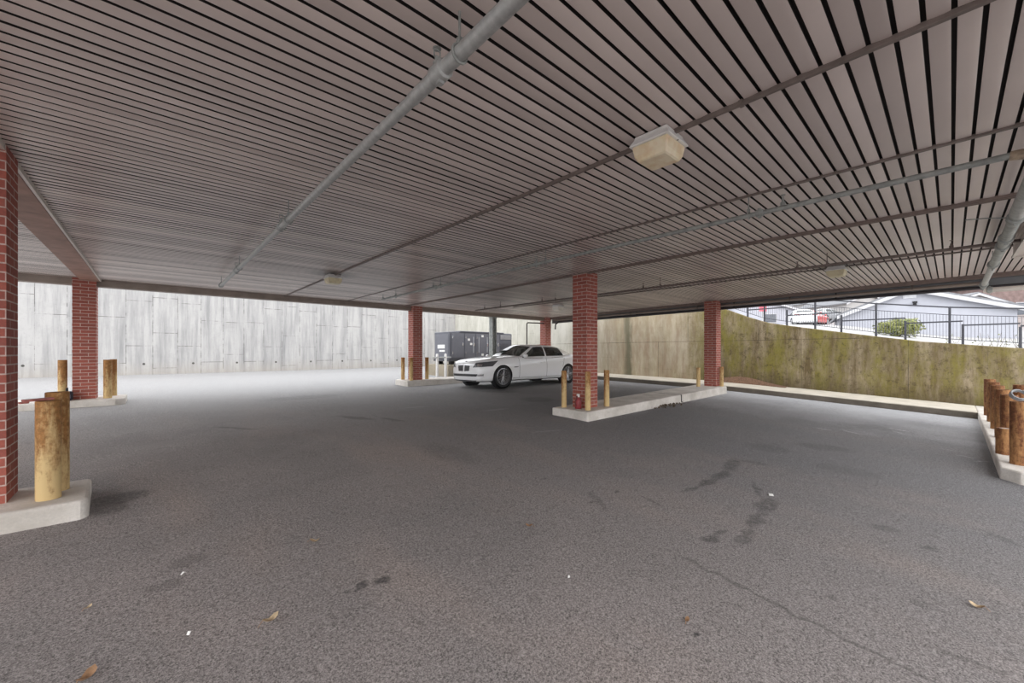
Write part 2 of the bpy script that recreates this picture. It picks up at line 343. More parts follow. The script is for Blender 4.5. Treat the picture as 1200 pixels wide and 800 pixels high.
for b0, b1 in zip(seg_, seg_[1:]):
    m.prism([(13.9, b0), (15.5, b0), (15.5, b1), (13.9, b1)], lambda x, y: gz(x, y) - .3, lam)
struct(m.build('trim_1', M['walk']))                                     # sidewalk along the mossy wall
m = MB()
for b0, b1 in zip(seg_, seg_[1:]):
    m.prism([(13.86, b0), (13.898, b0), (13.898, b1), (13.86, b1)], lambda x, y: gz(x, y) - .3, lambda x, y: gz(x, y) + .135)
struct(m.build('trim_10', mat_concrete('shaded_kerb_face', (.20, .175, .145), (.12, .105, .085))))     # its kerb face, darkened to put its shade into the colour
# planter strip of bare brown soil at the foot of the mossy wall
m = MB(); 
for b0 in [3.6 + .3*i for i in range(7)]:
    h0 = .22*math.exp(-((b0 - 5.0)/.9)**2); h1 = .22*math.exp(-((b0 + .3 - 5.0)/.9)**2)
    z0 = gz(15.4, b0) + .15; z1 = gz(15.4, b0+.3) + .15
    m.add([(15.15, b0, z0), (15.5, b0, z0 + h0), (15.15, b0+.3, z1), (15.5, b0+.3, z1 + h1)], [(0, 2, 3, 1)])
so = m.build('soil_bank', simple('brown_soil', (.16, .09, .055), .95, 0, .4, 20), smooth=True, fix=False)
tag(so, 'low bank of brown soil at the foot of the mossy wall beside the far pier', 'soil', kind='stuff')

# ---------------------------------------------------------------- concrete islands
def island(pts, top, label):
    m = MB(); m.prism(pts, lambda x, y: gz(x, y) - .15, top); o = m.build('kerb_island', M['kerb'], bevel=.025)
    return tag(o, label, 'kerb', 'raised concrete islands under the piers')
island([(-6, 4.63), (-.42, 4.60), (-.38, 4.65), (-.42, 5.36), (-6, 5.42)], .13, 'stained concrete kerb island under the near left brick pier')
island([(6.08, 4.60), (13.12, 4.64), (13.27, 4.80), (13.3, 5.55), (6.08, 5.5)], lambda x, y: .16 + .011*(x - 6.08), 'long pale concrete kerb island running from the middle pier to the right pier')
island([(-7, 12.25), (-.60, 12.25), (-.45, 12.4), (-.45, 13.35), (-7, 13.35)], .275, 'concrete kerb island under the back left brick pier')
m = MB(); m.box((9.99, 4.612, .02), (10.02, 4.63, .19)); m.box((9.99, 4.615, .195), (10.02, 5.5, .2045)); jo = m.build('expansion_joint', M['reveal'], [o for o in bpy.data.objects if o.name == 'kerb_island.001'][0])
island([(6.32, 12.2), (13.9, 12.2), (13.9, 13.25), (6.45, 13.25), (6.32, 13.1)], .32, 'concrete kerb island running behind the white car')
m = MB()
m.prism([(7.75, -.40), (7.6, -.55), (7.6, -3.0), (15.49, -3.0), (15.49, -.405)], lambda x, y: gz(x, y) - .2, lambda x, y: gz(x, y) + .15)
tag(m.build('kerb_island', M['kerb'], bevel=.02), 'concrete kerb carrying the row of rusty brown bollards at right', 'kerb', 'raised concrete islands under the piers')

# ---------------------------------------------------------------- brick piers
def pier(a, b, w, zb, zt, label, w2=None):
    w2 = w2 or w; me = bpy.data.meshes.new('brick_pier'); bm = bmesh.new(); uvl = bm.loops.layers.uv.new('UVMap')
    cs = [(0, 0), (w, 0), (w, w2), (0, w2)]; z0, z1 = zb - .004, zt; per = 0
    for i in range(4):
        (x0, y0), (x1, y1) = cs[i], cs[(i+1) % 4]; L = abs(x1-x0) + abs(y1-y0)
        f = bm.faces.new([bm.verts.new((x0, y0, 0)), bm.verts.new((x1, y1, 0)), bm.verts.new((x1, y1, z1-z0)), bm.verts.new((x0, y0, z1-z0))])
        for l, (uu, vv) in zip(f.loops, ((per, 0), (per+L, 0), (per+L, z1-z0), (per, z1-z0))): l[uvl].uv = (uu, vv)
        per += L
    bmesh.ops.remove_doubles(bm, verts=bm.verts, dist=1e-5); bm.to_mesh(me); bm.free(); me.materials.append(M['brick'])
    o = bpy.data.objects.new('brick_pier', me); COL.objects.link(o); o.location = (a, b, z0)
    return tag(o, label, 'pier', 'red brick piers carrying the roof')
pier(-1.20, 4.90, .36, .13, CEIL, 'red brick pier in the near left foreground, cut by the picture edge')
pier(-1.28, 12.62, .36, .275, CEIL, 'red brick pier at the back left, between two yellow bollards')
pier(6.45, 4.90, .36, .16, CEIL, 'red brick pier in the middle with a small red bottle at its foot')
pier(12.85, 4.85, .36, .235, CEIL - .02, 'red brick pier at right in front of the mossy wall')
pier(6.71, 12.54, .36, .32, CEIL, 'red brick pier left of the dark grey generator')
pier(13.5, 12.6, .36, .32, CEIL, 'red brick pier rising behind the roof of the white car')

# ---------------------------------------------------------------- ceiling
EDGE = lambda b: 13.0 + .085*(b - 3.2)
RIBS = [2.79, 4.52, 6.49]
m = MB(); B0, B1 = -1.8, 12.7; ns = int(round((B1 - B0)/.1))
bays = [(-4.0, -1.18), (-.86, 2.79), (2.79, 4.52), (4.52, 6.49), (6.49, None)]
for bi, (a0, a1) in enumerate(bays):
    for k in range(ns):
        b = B0 + .1*k; e = a1 if a1 is not None else EDGE(b)
        tl = random.gauss(0, .0009); sg = .0012 + random.uniform(-.0004, .0006)
        prof = [(0, .034), (.0005, .0014 + tl), (.003, .0007 + tl), (.008, 0 + tl), (.023, -sg + tl*.5), (.039, -sg*1.25), (.057, -sg - tl*.5), (.072, 0 - tl), (.0775, .0008 - tl), (.080, .0016 - tl), (.0805, .034), (.1, .034)]
        vs = [(x, b + q, CEIL + dz) for q, dz in prof for x in (a0, e)]
        m.add(vs[2:20], [(2*i, 2*i+1, 2*i+3, 2*i+2) for i in range(8)], 0)
        m.add(vs[:4], [(0, 1, 3, 2)], 1); m.add(vs[18:], [(0, 1, 3, 2), (2, 3, 5, 4)], 1)  # black gap backing; strip sides painted black as well for groove shade
cl = m.build('ceiling', [M['ceil'], M['reveal']], smooth=40, fix=False); struct(cl)
m = MB(); m.prism([(-4.05, -1.85), (EDGE(-1.8)+.28, -1.85), (EDGE(12.9)+.28, 13.0), (-4.05, 13.0)], CEIL + .038, CEIL + .45)
struct(m.build('trim_2', M['trim_brown']))                                # roof slab above the ceiling strips, thin and cut short to let daylight in
m = MB(); m.box((6.44, -1.8, CEIL - .022), (6.54, 12.75, CEIL + .01)); m.box((6.455, -1.8, CEIL - .034), (6.475, 12.75, CEIL)); m.box((6.505, -1.8, CEIL - .034), (6.525, 12.75, CEIL))
struct(m.build('trim_3', M['trim_brown']))
m = MB(); m.box((4.50, -1.8, CEIL - .016), (4.54, 12.75, CEIL + .01)); struct(m.build('trim_4', M['pipe_brown'], bevel=.004))
m = MB(); m.box((-1.17, -1.8, CEIL - .05), (-.87, 12.7, CEIL + .03)); struct(m.build('trim_5', M['beam'], bevel=.006))
m = MB(); m.box((-.868, -1.8, CEIL - .045), (-.845, 12.7, CEIL + .012)); struct(m.build('lit_edge_strip', M['trim_light']))  # pale strip that puts the beam's lit edge into colour
m = MB(); m.box((-4, 12.70, CEIL - .155), (14.0, 12.92, CEIL + .03)); m.box((-4, 12.68, CEIL - .03), (14.0, 12.70, CEIL+.02)); struct(m.build('trim_7', M['beam_tan'], bevel=.008))
# brown channel along the right facade edge
m = MB()
def along_edge(off, z0, z1, wd):
    p = [(EDGE(-1.8)+off, -1.8), (EDGE(-1.8)+off+wd, -1.8), (EDGE(12.7)+off+wd, 12.7), (EDGE(12.7)+off, 12.7)]
    m.prism(p, z0, z1)
along_edge(-.02, CEIL - .02, CEIL + .03, .06); along_edge(.02, CEIL - .085, CEIL + .03, .12)
struct(m.build('trim_8', M['trim_brown'], bevel=.006))
m = MB(); along_edge(.23, CEIL - .27, CEIL + .03, .05); struct(m.build('trim_9', simple('grey_fascia', (.22, .225, .235), .5, 0, .15, 4)))

# ---------------------------------------------------------------- pipes under the ceiling
def sprinkler_head(parent, p, mat):
    m = MB(); x, y, z = p; m.lathe([(.022, 0), (.022, .03), (.012, .035), (.012, .06)], 8, (x, y, z)); m.tube([(x-.016, y, z+.055), (x-.018, y, z+.09), (x, y, z+.1)], .004, 6)
    m.tube([(x+.016, y, z+.055), (x+.018, y, z+.09), (x, y, z+.1)], .004, 6); m.lathe([(.002, .098), (.022, .1), (.022, .103), (.002, .105)], 10, (x, y, z))
    m.build('sprinkler_head', mat, parent, smooth=40)
def hanger(parent, p, r, mat):
    x, y, z = p; m = MB(); m.tube([(x, y, z + r + .03), (x, y, CEIL + .015)], .006, 6)
    ring = [(x + (r+.006)*math.sin(t), y, z + (r+.006)*math.cos(t)*1.05) for t in [2*math.pi*i/14 for i in range(15)]]
    m.tube(ring, .007, 6); m.box((x-.012, y-.012, z+r), (x+.012, y+.012, z+r+.04)); m.build('hanger_rod', mat, parent, smooth=40)
def coupling(parent, p, r, axis, mat, L=.05):
    d = Vector((1,0,0)) if axis == 'a' else Vector((0,1,0)); p = Vector(p); m = MB()
    m.tube([p - d*L, p - d*(L-.008), p - d*(L-.01), p + d*(L-.01), p + d*(L-.008), p + d*L], [r+.002, r+.012, r+.012, r+.012, r+.012, r+.002], 14)
    for s_ in (-1, 1): m.box((p.x-.014, p.y-.014, p.z + s_*(r+.012)-.012), (p.x+.014, p.y+.014, p.z + s_*(r+.012)+.012))
    m.build('coupling', mat, parent, smooth=40)
# left sprinkler pipe
t = thing('sprinkler_pipe', 'pale grey sprinkler pipe slung under the ceiling at left', 'pipe', group='pipes hung under the ceiling')
m = MB(); m.tube([(1.07, -1.5, 2.7), (1.07, 2.0, 2.7)], .035, 16); m.build('pipe', M['galv'], t, smooth=40)
m = MB(); m.tube([(1.07, 2.0, 2.7), (1.07, 10.5, 2.7)], .031, 16); m.build('pipe', M['galv'], t, smooth=40)
coupling(t, (1.07, 1.72, 2.7), .035, 'b', M['galv']); coupling(t, (1.07, 5.05, 2.7), .031, 'b', M['galv_old']); coupling(t, (1.07, 8.3, 2.7), .031, 'b', M['galv_old'])
for b in (1.55, 4.72, 7.95, 10.3): hanger(t, (1.07, b, 2.7), .034, M['galv_old'])
for b in (1.75, 5.05, 8.3): sprinkler_head(t, (1.07, b, 2.735), M['galv_old'])
# middle sprinkler pipe
t = thing('sprinkler_pipe', 'thin grey sprinkler pipe passing above the front of the middle pier to the thick pipe', 'pipe', group='pipes hung under the ceiling')
m = MB(); m.tube([(4.55, -.40, 2.7), (4.55, 10.2, 2.7)], .024, 14); m.build('pipe', M['galv_old'], t, smooth=40)
for b in (4.25, 7.3, 9.2, 1.1): coupling(t, (4.55, b + .2, 2.7), .024, 'b', M['galv_old'], .035)
for b in (1.4, 4.25, 7.3, 9.4): hanger(t, (4.55, b, 2.7), .026, M['galv_old'])
for b in (1.1, 4.45, 7.6, 10.15): sprinkler_head(t, (4.55, b, 2.722), M['galv_old'])
# far dark pipe
t = thing('sprinkler_pipe', 'dark sprinkler pipe hung in front of the ceiling lamp at right', 'pipe', group='pipes hung under the ceiling')
m = MB(); m.tube([(8.1, -.585, 2.7), (8.1, 10.8, 2.7)], .022, 12); m.build('pipe', M['pipe_brown'], t, smooth=40)
for b in (1.35, 4.2, 7.2, 9.5): hanger(t, (8.1, b, 2.7), .024, M['pipe_brown'])
for b in (1.75, .0, 4.6, 7.7, 10.3): sprinkler_head(t, (8.1, b, 2.72), M['pipe_brown'])
# thick galvanised main with fittings
t = thing('sprinkler_main', 'thick galvanised sprinkler main with clamped fittings at upper right', 'pipe', group='pipes hung under the ceiling')
m = MB(); m.tube([(1.5, -.44, 2.66), (6.3, -.44, 2.66)], .06, 18); m.build('pipe', M['galv'], t, smooth=40)
m = MB(); m.tube([(6.3, -.44, 2.66), (9.6, -.44, 2.66)], .05, 18); m.build('pipe', M['galv_old'], t, smooth=40)
m = MB(); m.tube([(9.6, -.44, 2.66), (12.5, -.44, 2.66), (12.56, -.44, 2.64), (12.58, -.44, 2.56)], .043, 18); m.build('pipe', M['galv'], t, smooth=40)
for a in (4.55, 6.5, 7.6, 8.1, 9.7, 12.45): coupling(t, (a, -.44, 2.66), .055, 'a', M['galv_old'], .06)
m = MB(); m.tube([(4.55, -.44, 2.68), (4.55, -.28, 2.7)], [.045, .032], 14); m.build('tee', simple('rust_stained_fitting', (.42, .33, .24), .6, .2, .4, 18), t, smooth=40)
m = MB(); m.tube([(8.1, -.44, 2.68), (8.1, -.3, 2.7)], [.045, .03], 14); m.build('tee', M['pipe_brown'], t, smooth=40)
for a in (3.6, 6.55, 9.9): hanger(t, (a, -.44, 2.66), .064, M['galv_old'])
m = MB(); m.tube([(6.5, -.44, 2.66), (6.5, -.62, 2.74), (6.5, -.66, 2.9)], .007, 6); m.tube([(6.5, -.44, 2.66), (6.5, -.26, 2.70), (6.5, -.1, 2.72)], .006, 6); m.build('sway_brace', M['galv_old'], t)
# conduits that feed the lamps
t = thing('conduit', 'thin dark conduit on the ceiling feeding the large near lamp', 'conduit', group='conduits on the ceiling')
m = MB(); m.box((2.775, -1.7, CEIL - .028), (2.805, 12.7, CEIL + .004)); m.build('raceway', M['pipe_brown'], t, bevel=.004)
for b in (-.5, .9, 3.4, 6.1, 10.2): m = MB(); m.box((2.768, b-.012, CEIL-.031), (2.812, b+.012, CEIL+.003)); m.build('strap', M['pipe_brown'], t)
t = thing('conduit', 'thin dark conduit on the ceiling feeding the far right lamp', 'conduit', group='conduits on the ceiling')
m = MB(); m.tube([(9.55, -1.7, CEIL - .015), (9.55, 10.5, CEIL - .015)], .012, 8); m.build('raceway', M['pipe_brown'], t, smooth=40)
for b in (.2, 3.0, 5.5, 8.0): m = MB(); m.box((9.53, b-.012, CEIL-.03), (9.57, b+.012, CEIL+.003)); m.build('strap', M['pipe_brown'], t)
# eaves pipes along the right facade
E = lambda b, off: (EDGE(b) + off, b)
t = thing('drain_pipe', 'long grey drain pipe along the right roof edge above the mossy wall', 'pipe', group='pipes along the right roof edge')
m = MB(); m.tube([(*E(-.42, .11), CEIL - .175), (*E(12.4, .11), CEIL - .135)], .036, 12); m.build('pipe', M['beam_tan'], t, smooth=40)
for b in (.6, 3.0, 5.6, 8.2, 10.8):
    m = MB(); m.box((EDGE(b)+.095, b-.02, CEIL-.19), (EDGE(b)+.125, b+.02, CEIL-.07)); m.lathe([(.045, -.02), (.045, .02)], 12, (EDGE(b)+.11, b, CEIL-.155), axis='y'); m.build('bracket', M['pipe_brown'], t)
t = thing('drain_pipe', 'black drain pipe under the right roof edge, turning down beside the pier behind the car', 'pipe', group='pipes along the right roof edge')
m = MB(); e = E(12.35, .16); m.tube([(*E(-1.7, .19), CEIL - .265), (*E(11.9, .19), CEIL - .215), (*E(12.2, .17), CEIL-.225), (e[0]+.02, e[1]+.05, CEIL-.32), (e[0]+.02, 12.42, CEIL-.55)], .034, 12); m.build('pipe', M['pipe_black'], t, smooth=40)
for b in (-.5, 2.0, 4.5, 8.0):
    m = MB(); m.box((EDGE(b)+.185, b-.015, CEIL-.27), (EDGE(b)+.21, b+.015, CEIL-.05)); m.build('bracket', M['pipe_black'], t)
t = thing('gutter_pipe', 'bright pale pipe running right from the thick galvanised pipe at the roof edge', 'pipe', group='pipes along the right roof edge')
m = MB(); m.tube([(12.58, -.44, 2.56), (12.58, -.58, 2.55), (12.53, -1.7, 2.54)], .05, 14); m.build('pipe', M['trim_light'], t, smooth=40)
coupling(t, (12.58, -.52, 2.555), .05, 'b', M['galv_old'], .04)
# galvanised steel post on the back edge and the bent pipe by the back pier
t = thing('steel_post', 'grey galvanised steel post standing behind the white car', 'post', (10.5, 12.80, .32))
m = MB(); m.box((-.11, -.11, 0), (-.085, .11, CEIL-.155-.32)); m.box((.085, -.11, 0), (.11, .11, CEIL-.155-.32)); m.box((-.11, -.012, 0), (.11, .012, CEIL-.155-.32)); m.build('column', M['galv_old'], t)
m = MB(); m.box((-.14, -.14, 0), (.14, .14, .02)); m.build('base_plate', M['galv_old'], t); m = MB(); m.box((-.13, -.12, CEIL-.20-.32), (.13, .12, CEIL-.15-.32)); m.build('cap_plate', M['galv_old'], t)
t = thing('vent_pipe', 'thin black bent pipe fixed to the pier behind the white car', 'pipe', (12.4, 12.72, .32))
m = MB(); m.tube([(0, 0, 0), (0, 0, 2.20), (.02, 0, 2.26), (.08, 0, 2.28), (1.1, 0, 2.30)], .028, 10); m.build('pipe', M['pipe_black'], t, smooth=40)
m = MB(); m.box((-.05, -.05, 0), (.05, .05, .015)); m.build('flange', M['pipe_black'], t)

# boxed-in drop of the ceiling at the right picture edge, faced with the same strips
m = MB(); m.box((7.2, -1.79, 2.64), (9.0, -.60, CEIL + .02))
for i in range(3): m.box((7.2, -.60, 2.65 + .084*i), (9.0, -.583, 2.65 + .084*i + .072))
m.box((7.2, -.60, 2.618), (9.02, -.57, 2.645), 1); m.box((8.985, -1.79, 2.618), (9.02, -.57, 2.645), 1)
struct(m.build('trim_11', [M['ceil'], M['trim_light']], fix=False))

# ---------------------------------------------------------------- ceiling lamps
lens_m = NT('yellowed_plastic_lens', .35, 0, .4)
_n = lens_m.noise(lens_m.geo(), 9, 5, .6); lens_m.col(lens_m.mix(lens_m.ramp(_n, .4, .7), (.88, .78, .58), (.74, .55, .32)))
lens_m.b.inputs['Subsurface Weight'].default_value = .15
lens2_m = NT('grimy_cream_lens', .4, 0, .4); _n = lens2_m.noise(lens2_m.geo(), 9, 5, .6); lens2_m.col(lens2_m.mix(lens2_m.ramp(_n, .4, .7), (.74, .66, .45), (.55, .47, .30)))
def lamp(a, b, label, lens):
    t = thing('ceiling_lamp', label, 'lamp', (a, b, CEIL), group='square lamps under the ceiling')
    def sq(z, h): return [(-h, -h, z), (h, -h, z), (h, h, z), (-h, h, z)]
    def stack(rings):
        m = MB(); vs = [v for z, h in rings for v in sq(z, h)]; n = len(rings)
        m.add(vs, [(3, 2, 1, 0), tuple(4*(n-1)+k for k in range(4))] + [(4*i+k, 4*i+(k+1) % 4, 4*i+4+(k+1) % 4, 4*i+4+k) for i in range(n-1) for k in range(4)]); return m
    stack([(-.005, .125), (-.03, .130), (-.075, .155), (-.082, .155)]).build('housing', M['white_paint'], t, bevel=.008)
    stack([(-.078, .138), (-.10, .138), (-.155, .128), (-.185, .112), (-.192, .10)]).build('lens', lens, t, bevel=.012)
    m = MB(); m.tube([(.0, -.145, -.085), (0, -.145, -.07)], .008, 8); m.build('screw', M['galv_old'], t)
    return t
lamp(2.79, 1.46, 'square lamp with yellowed lens hanging nearest overhead', lens_m.m)
lamp(2.79, 8.64, 'square cream lamp under a soot mark at the back left of the ceiling', lens2_m.m)
lamp(9.55, 1.45, 'square lamp with grimy lens behind the dark pipe at right', lens2_m.m)
lamp(10.2, 8.95, 'square pale lamp just left of the middle brick pier', simple('pale_lens', (.88, .84, .76), .4, 0, .06))

# ---------------------------------------------------------------- bollards
def bollard(a, b, zb, h, r, mat, label, group, tilt=0, fill=True):
    t = thing('bollard', label, 'bollard', (a, b, zb), group=group)
    m = MB(); m.lathe([(r, .001), (r, h*.33), (r*1.004, h*.66), (r, h - .004), (r - .003, h), (r - .010, h), (r - .010, h - .02)], 20); m.build('pipe', mat, t, smooth=35)
    m = MB(); m.lathe([(r - .0105, h - .05), (r - .0105, h - .012), (r*.5, h - .004), (.0001, h - .002)], 20); m.build('concrete_fill', M['fill'] if fill is True else M['rust_dark'], t, smooth=35)
    if tilt: t.rotation_euler = (tilt, 0, 0)
    return t
G1 = 'yellow bollards around the brick piers'
bollard(-.617, 4.83, .13, .78, .071, M['bollard'], 'nearest rusty yellow bollard beside the left foreground pier', G1, fill=False)
bollard(-.598, 5.07, .13, .83, .071, M['bollard'], 'rusty bollard half hidden right behind the nearest yellow bollard', G1, fill=False)
bollard(-1.42, 12.66, .275, .85, .07, M['bollard'], 'yellow bollard left of the back left brick pier', G1, fill=False)
bollard(-.74, 12.54, .275, .85, .07, M['bollard'], 'rusty yellow bollard right of the back left brick pier', G1, fill=False)
bollard(-.68, 13.15, .275, .85, .06, M['bollard'], 'yellow bollard behind the rusty one, right of the back left pier', G1, fill=False)
bollard(6.26, 5.33, .16, .75, .054, M['bollard'], 'yellow bollard left of the middle brick pier', G1)
bollard(6.30, 4.76, .16, .75, .054, M['bollard'], 'yellow bollard in front of the middle brick pier', G1)
bollard(6.99, 4.80, .17, .75, .056, M['bollard'], 'rusty yellow bollard right of the middle brick pier', G1)
bollard(12.45, 5.22, .23, .58, .055, M['bollard'], 'rusty bollard just left of the right brick pier', G1, fill=False)
bollard(13.02, 4.755, .235, .60, .055, M['bollard'], 'rusty bollard just right of the right brick pier', G1, fill=False)
bollard(6.56, 13.0, .32, .78, .065, M['bollard'], 'yellow bollard at the left end of the island with the generator pier', G1, fill=False)
bollard(6.55, 12.38, .32, .78, .065, M['bollard'], 'rusty bollard in front of the pier left of the generator', G1, fill=False)
bollard(7.32, 12.66, .32, .78, .065, M['bollard'], 'dark rusty bollard right of the pier left of the generator', G1, fill=False)
G2 = 'rusty brown bollards along the right kerb'
for i, (a, b, lab) in enumerate([(8.1, -.58, 'nearest and largest rusty brown bollard at the right picture edge'), (9.19, -.56, 'second rusty brown bollard of the right row, just behind the short stub'),
        (10.28, -.56, 'third rusty brown bollard from the near end of the right row'), (11.34, -.56, 'fourth rusty brown bollard from the near end of the right row'),
        (12.4, -.56, 'fifth rusty brown bollard from the near end of the right row'), (13.5, -.56, 'last rusty brown bollard of the right row, beside the sidewalk')]):
    bollard(a, b, gz(a, b) + .15, .79, .085, M['bollard_rust'], lab, G2, fill=False)
bollard(8.72, -.495, gz(8.72, -.495)+.15, .36, .085, M['bollard_rust'], 'short cut-off rusty bollard filled with pale concrete in the right row', G2)
bollard(11.5, -.84, gz(11.5, -.84)+.15, .82, .10, M['bollard_rust'], 'rusty bollard standing back behind the right row of bollards', G2, fill=False)
# grey hose coil on the nearest right bollard
m = MB(); pts = []
for i in range(60): tt = 2*math.pi*i/15; pts.append((.095*math.cos(tt), .095*math.sin(tt), .012 + .018*i/15))
m.tube(pts, .010, 8); o = m.build('hose_coil', simple('grey_hose', (.34, .35, .36), .5), smooth=40); o.location = (8.14, -.56, gz(8.1, -.58) + 1.0); o.rotation_euler = (R(20), R(-48), 0); o.scale = (.75, .75, .75)
tag(o, 'grey hose coiled on top of the nearest rusty bollard at right', 'hose')
# red bar and pin at the near left bollards
m = MB(); m.box((-.13, -.045, 0), (.03, .045, .016)); m.box((-.15, -.03, -.012), (-.10, .03, .0)); o = m.build('steel_bar', simple('faded_red_paint', (.36, .12, .10), .6, 0, .3, 20), bevel=.004); o.location = (-.63, 4.90, .912)
o.rotation_euler = (0, R(-2), R(18)); tag(o, 'faded red flat steel bar lying across the tops of the two near left bollards', 'bar')

# red bottle at the foot of the middle pier
t = thing('fuel_bottle', 'small dark red bottle with a pale cap at the foot of the middle pier', 'bottle', (6.33, 5.02, .16))
m = MB(); m.lathe([(.0001, 0), (.062, 0), (.066, .01), (.066, .14), (.058, .18), (.032, .22), (.028, .235)], 18); m.build('body', simple('dark_red_plastic', (.26, .035, .04), .4, 0, .2, 12), t, smooth=40)
m = MB(); m.lathe([(.033, .232), (.034, .265), (.028, .29), (.0001, .295)], 14); m.build('cap', M['white_paint'], t, smooth=40)
m = MB(); m.box((-.055, -.012, .16), (-.03, .012, .26)); m.tube([(-.045, 0, .17), (-.09, 0, .19), (-.085, 0, .10), (-.06, 0, .06)], .01, 8); m.build('handle', simple('dark_red_handle', (.16, .03, .03), .5), t, smooth=40)
# dark bag at the back left pier
t = thing('tool_bag', 'small dark bag standing between bollard and back left pier', 'bag', (-1.335, 12.46, .275))
m = MB(); m.box((-.08, -.11, 0), (.08, .11, .19)); m.build('body', simple('dark_fabric', (.025, .023, .035), .9, 0, .4, 30), t, bevel=.03)
m = MB(); m.tube([(-.0, -.07, .18), (0, -.06, .26), (0, .06, .26), (0, .07, .18)], .012, 8); m.build('handle', M['black'], t, smooth=40)
m = MB(); m.box((-.083, -.06, .03), (-.07, .06, .12)); m.box((-.06, -.116, .05), (.06, -.105, .13)); m.build('pocket', simple('grey_fabric', (.16, .16, .19), .9), t, bevel=.004)

# ---------------------------------------------------------------- generator
GP = simple('generator_paint', (.105, .108, .128), .45, 0, .1, 4); GP2 = simple('generator_paint_lit', (.14, .143, .165), .45, 0, .08, 4)
gzb = .97
t = thing('generator', 'dark grey generator enclosure on a concrete pad behind the white car', 'generator', (9.8, 15.0, 0))
m = MB(); m.box((0, 0, gzb), (3.75, 1.25, 2.20)); m.build('enclosure', GP, t, bevel=.02)
m = MB(); m.box((.55, -.03, 2.19), (3.2, 1.28, 2.25)); m.box((3.2, .05, 2.19), (3.7, 1.2, 2.215)); m.build('roof', GP, t, bevel=.015)
m = MB(); m.prism([(-.05, -.02), (3.8, -.02), (3.8, 1.27), (-.05, 1.27)], gzb - .1, gzb); m.build('base_frame', simple('generator_base', (.07, .07, .08), .6), t, bevel=.01)
for i, (x0, x1) in enumerate(((.12, .78), (.84, 1.42), (1.48, 2.22), (2.28, 2.9))):
    m = MB(); m.box((x0, -.022, gzb + .06), (x1, 0.01, 2.14)); d = m.build('door', GP2, t, bevel=.006)
    m = MB(); m.box((x1 - .10, -.05, 1.56), (x1 - .05, -.02, 1.70)); m.build('handle', M['chrome'], d, bevel=.006)
    for zh in (1.2, 1.9): m = MB(); m.box((x0+.03, -.035, zh), (x0+.06, -.02, zh+.1)); m.build('hinge', M['chrome'], d, bevel=.006)
for x in (1.30, 1.62, 2.12): 
    m = MB(); m.box((x, -.045, 1.25), (x+.025, -.02, 2.0)); m.build('trim_bar', simple('pale_grey_bar', (.42, .43, .45), .4), t)
for (x, z) in ((1.05, 1.86), (1.18, 1.66), (2.55, 1.86), (2.62, 1.62), (1.85, 2.04), (1.85, 1.16)):
    m = MB(); m.box((x-.06, -.034, z-.05), (x+.06, -.021, z+.05)); m.build('warning_label', M['white_paint'], t)
for x in (2.98, ): 
    m = MB()
    for i in range(5): m.box((x, -.03, 1.92 + .045*i), (x+.68, -.005, 1.942 + .045*i))
    m.build('louvre', simple('louvre_grey', (.5, .5, .52), .4), t)
    m = MB()
    for i in range(10): m.box((x, -.022, 1.15 + .06*i), (x+.62, 0, 1.18 + .06*i))
    m.build('louvre', GP, t)
m = MB(); m.box((-.012, .08, gzb+.08), (0.005, 1.17, 2.1)); d = m.build('end_panel', GP2, t, bevel=.005)  # same paint as the enclosure, its light put in as a paler tone
m = MB(); m.box((-.02, .35, 1.45), (-.01, .95, 1.62)); m.box((-.02, .35, 1.30), (-.01, .8, 1.38)); m.build('label_plate', M['white_paint'], d)
for x in (.12, 1.6, 3.3):
    for y in (.1, 1.05):
        m = MB(); m.box((x, y, .74), (x + .22, y + .15, gzb - .08)); m.box((x-.05, y-.03, .72), (x+.27, y+.18, .75)); m.build('foot', M['black'], t)
m = MB(); m.prism([(9.55, 14.7), (13.9, 14.7), (13.9, 16.6), (9.55, 16.6)], 0.0, .72); tag(m.build('concrete_pad', mat_concrete('pad_concrete', (.38, .33, .25), (.28, .245, .19)), bevel=.02), 'tan concrete pad carrying the dark grey generator', 'pad')
t = thing('pipe_guard', 'white pipe guard rail left of the generator', 'guard rail', (8.75, 14.3, gz(8.75, 14.3)))
for x in (0, .55):
    m = MB(); m.lathe([(.055, 0), (.055, 1.0), (.04, 1.03), (.0001, 1.04)], 14, (x, .4*x, 0)); m.build('post', M['white_paint'], t, smooth=40)
m = MB(); m.tube([(-.35, -.25, .88), (0, 0, .88), (.55, .22, .88), (.9, .36, .88)], .03, 10); m.build('rail', M['galv'], t, smooth=40)

exec_after = []
# ---------------------------------------------------------------- cars
def car_paint(name, c):
    t = NT(name, .22, 0, .5); t.col(c); t.b.inputs['Coat Weight'].default_value = .8; t.b.inputs['Coat Roughness'].default_value = .05; return t.m
M['white_car'] = car_paint('white_car_paint', (.88, .88, .89)); M['red_car'] = car_paint('red_car_paint', (.5, .05, .05)); M['grey_car'] = car_paint('grey_car_paint', (.3, .31, .33))
gl = NT('tinted_glass', .04, 0, .6); gl.col((.012, .017, .017)); gl.b.inputs['Transmission Weight'].default_value = 0; gl.b.inputs['Alpha'].default_value = .82; M['glass'] = gl.m
hl = NT('headlamp_glass', .05, 0, .6); hl.col((.10, .10, .105)); M['headlamp'] = hl.m
M['seat'] = simple('cream_leather', (.62, .60, .50), .6); M['cabin'] = simple('dark_cabin', (.03, .03, .032), .7)
M['rim'] = simple('silver_alloy', (.42, .42, .44), .28, .8, .05); M['rim_dark'] = simple('dark_alloy', (.05, .05, .055), .4, .5)
M['grille'] = simple('dark_grille', (.03, .03, .033), .4); M['amber'] = simple('red_lamp', (.35, .02, .02), .2)

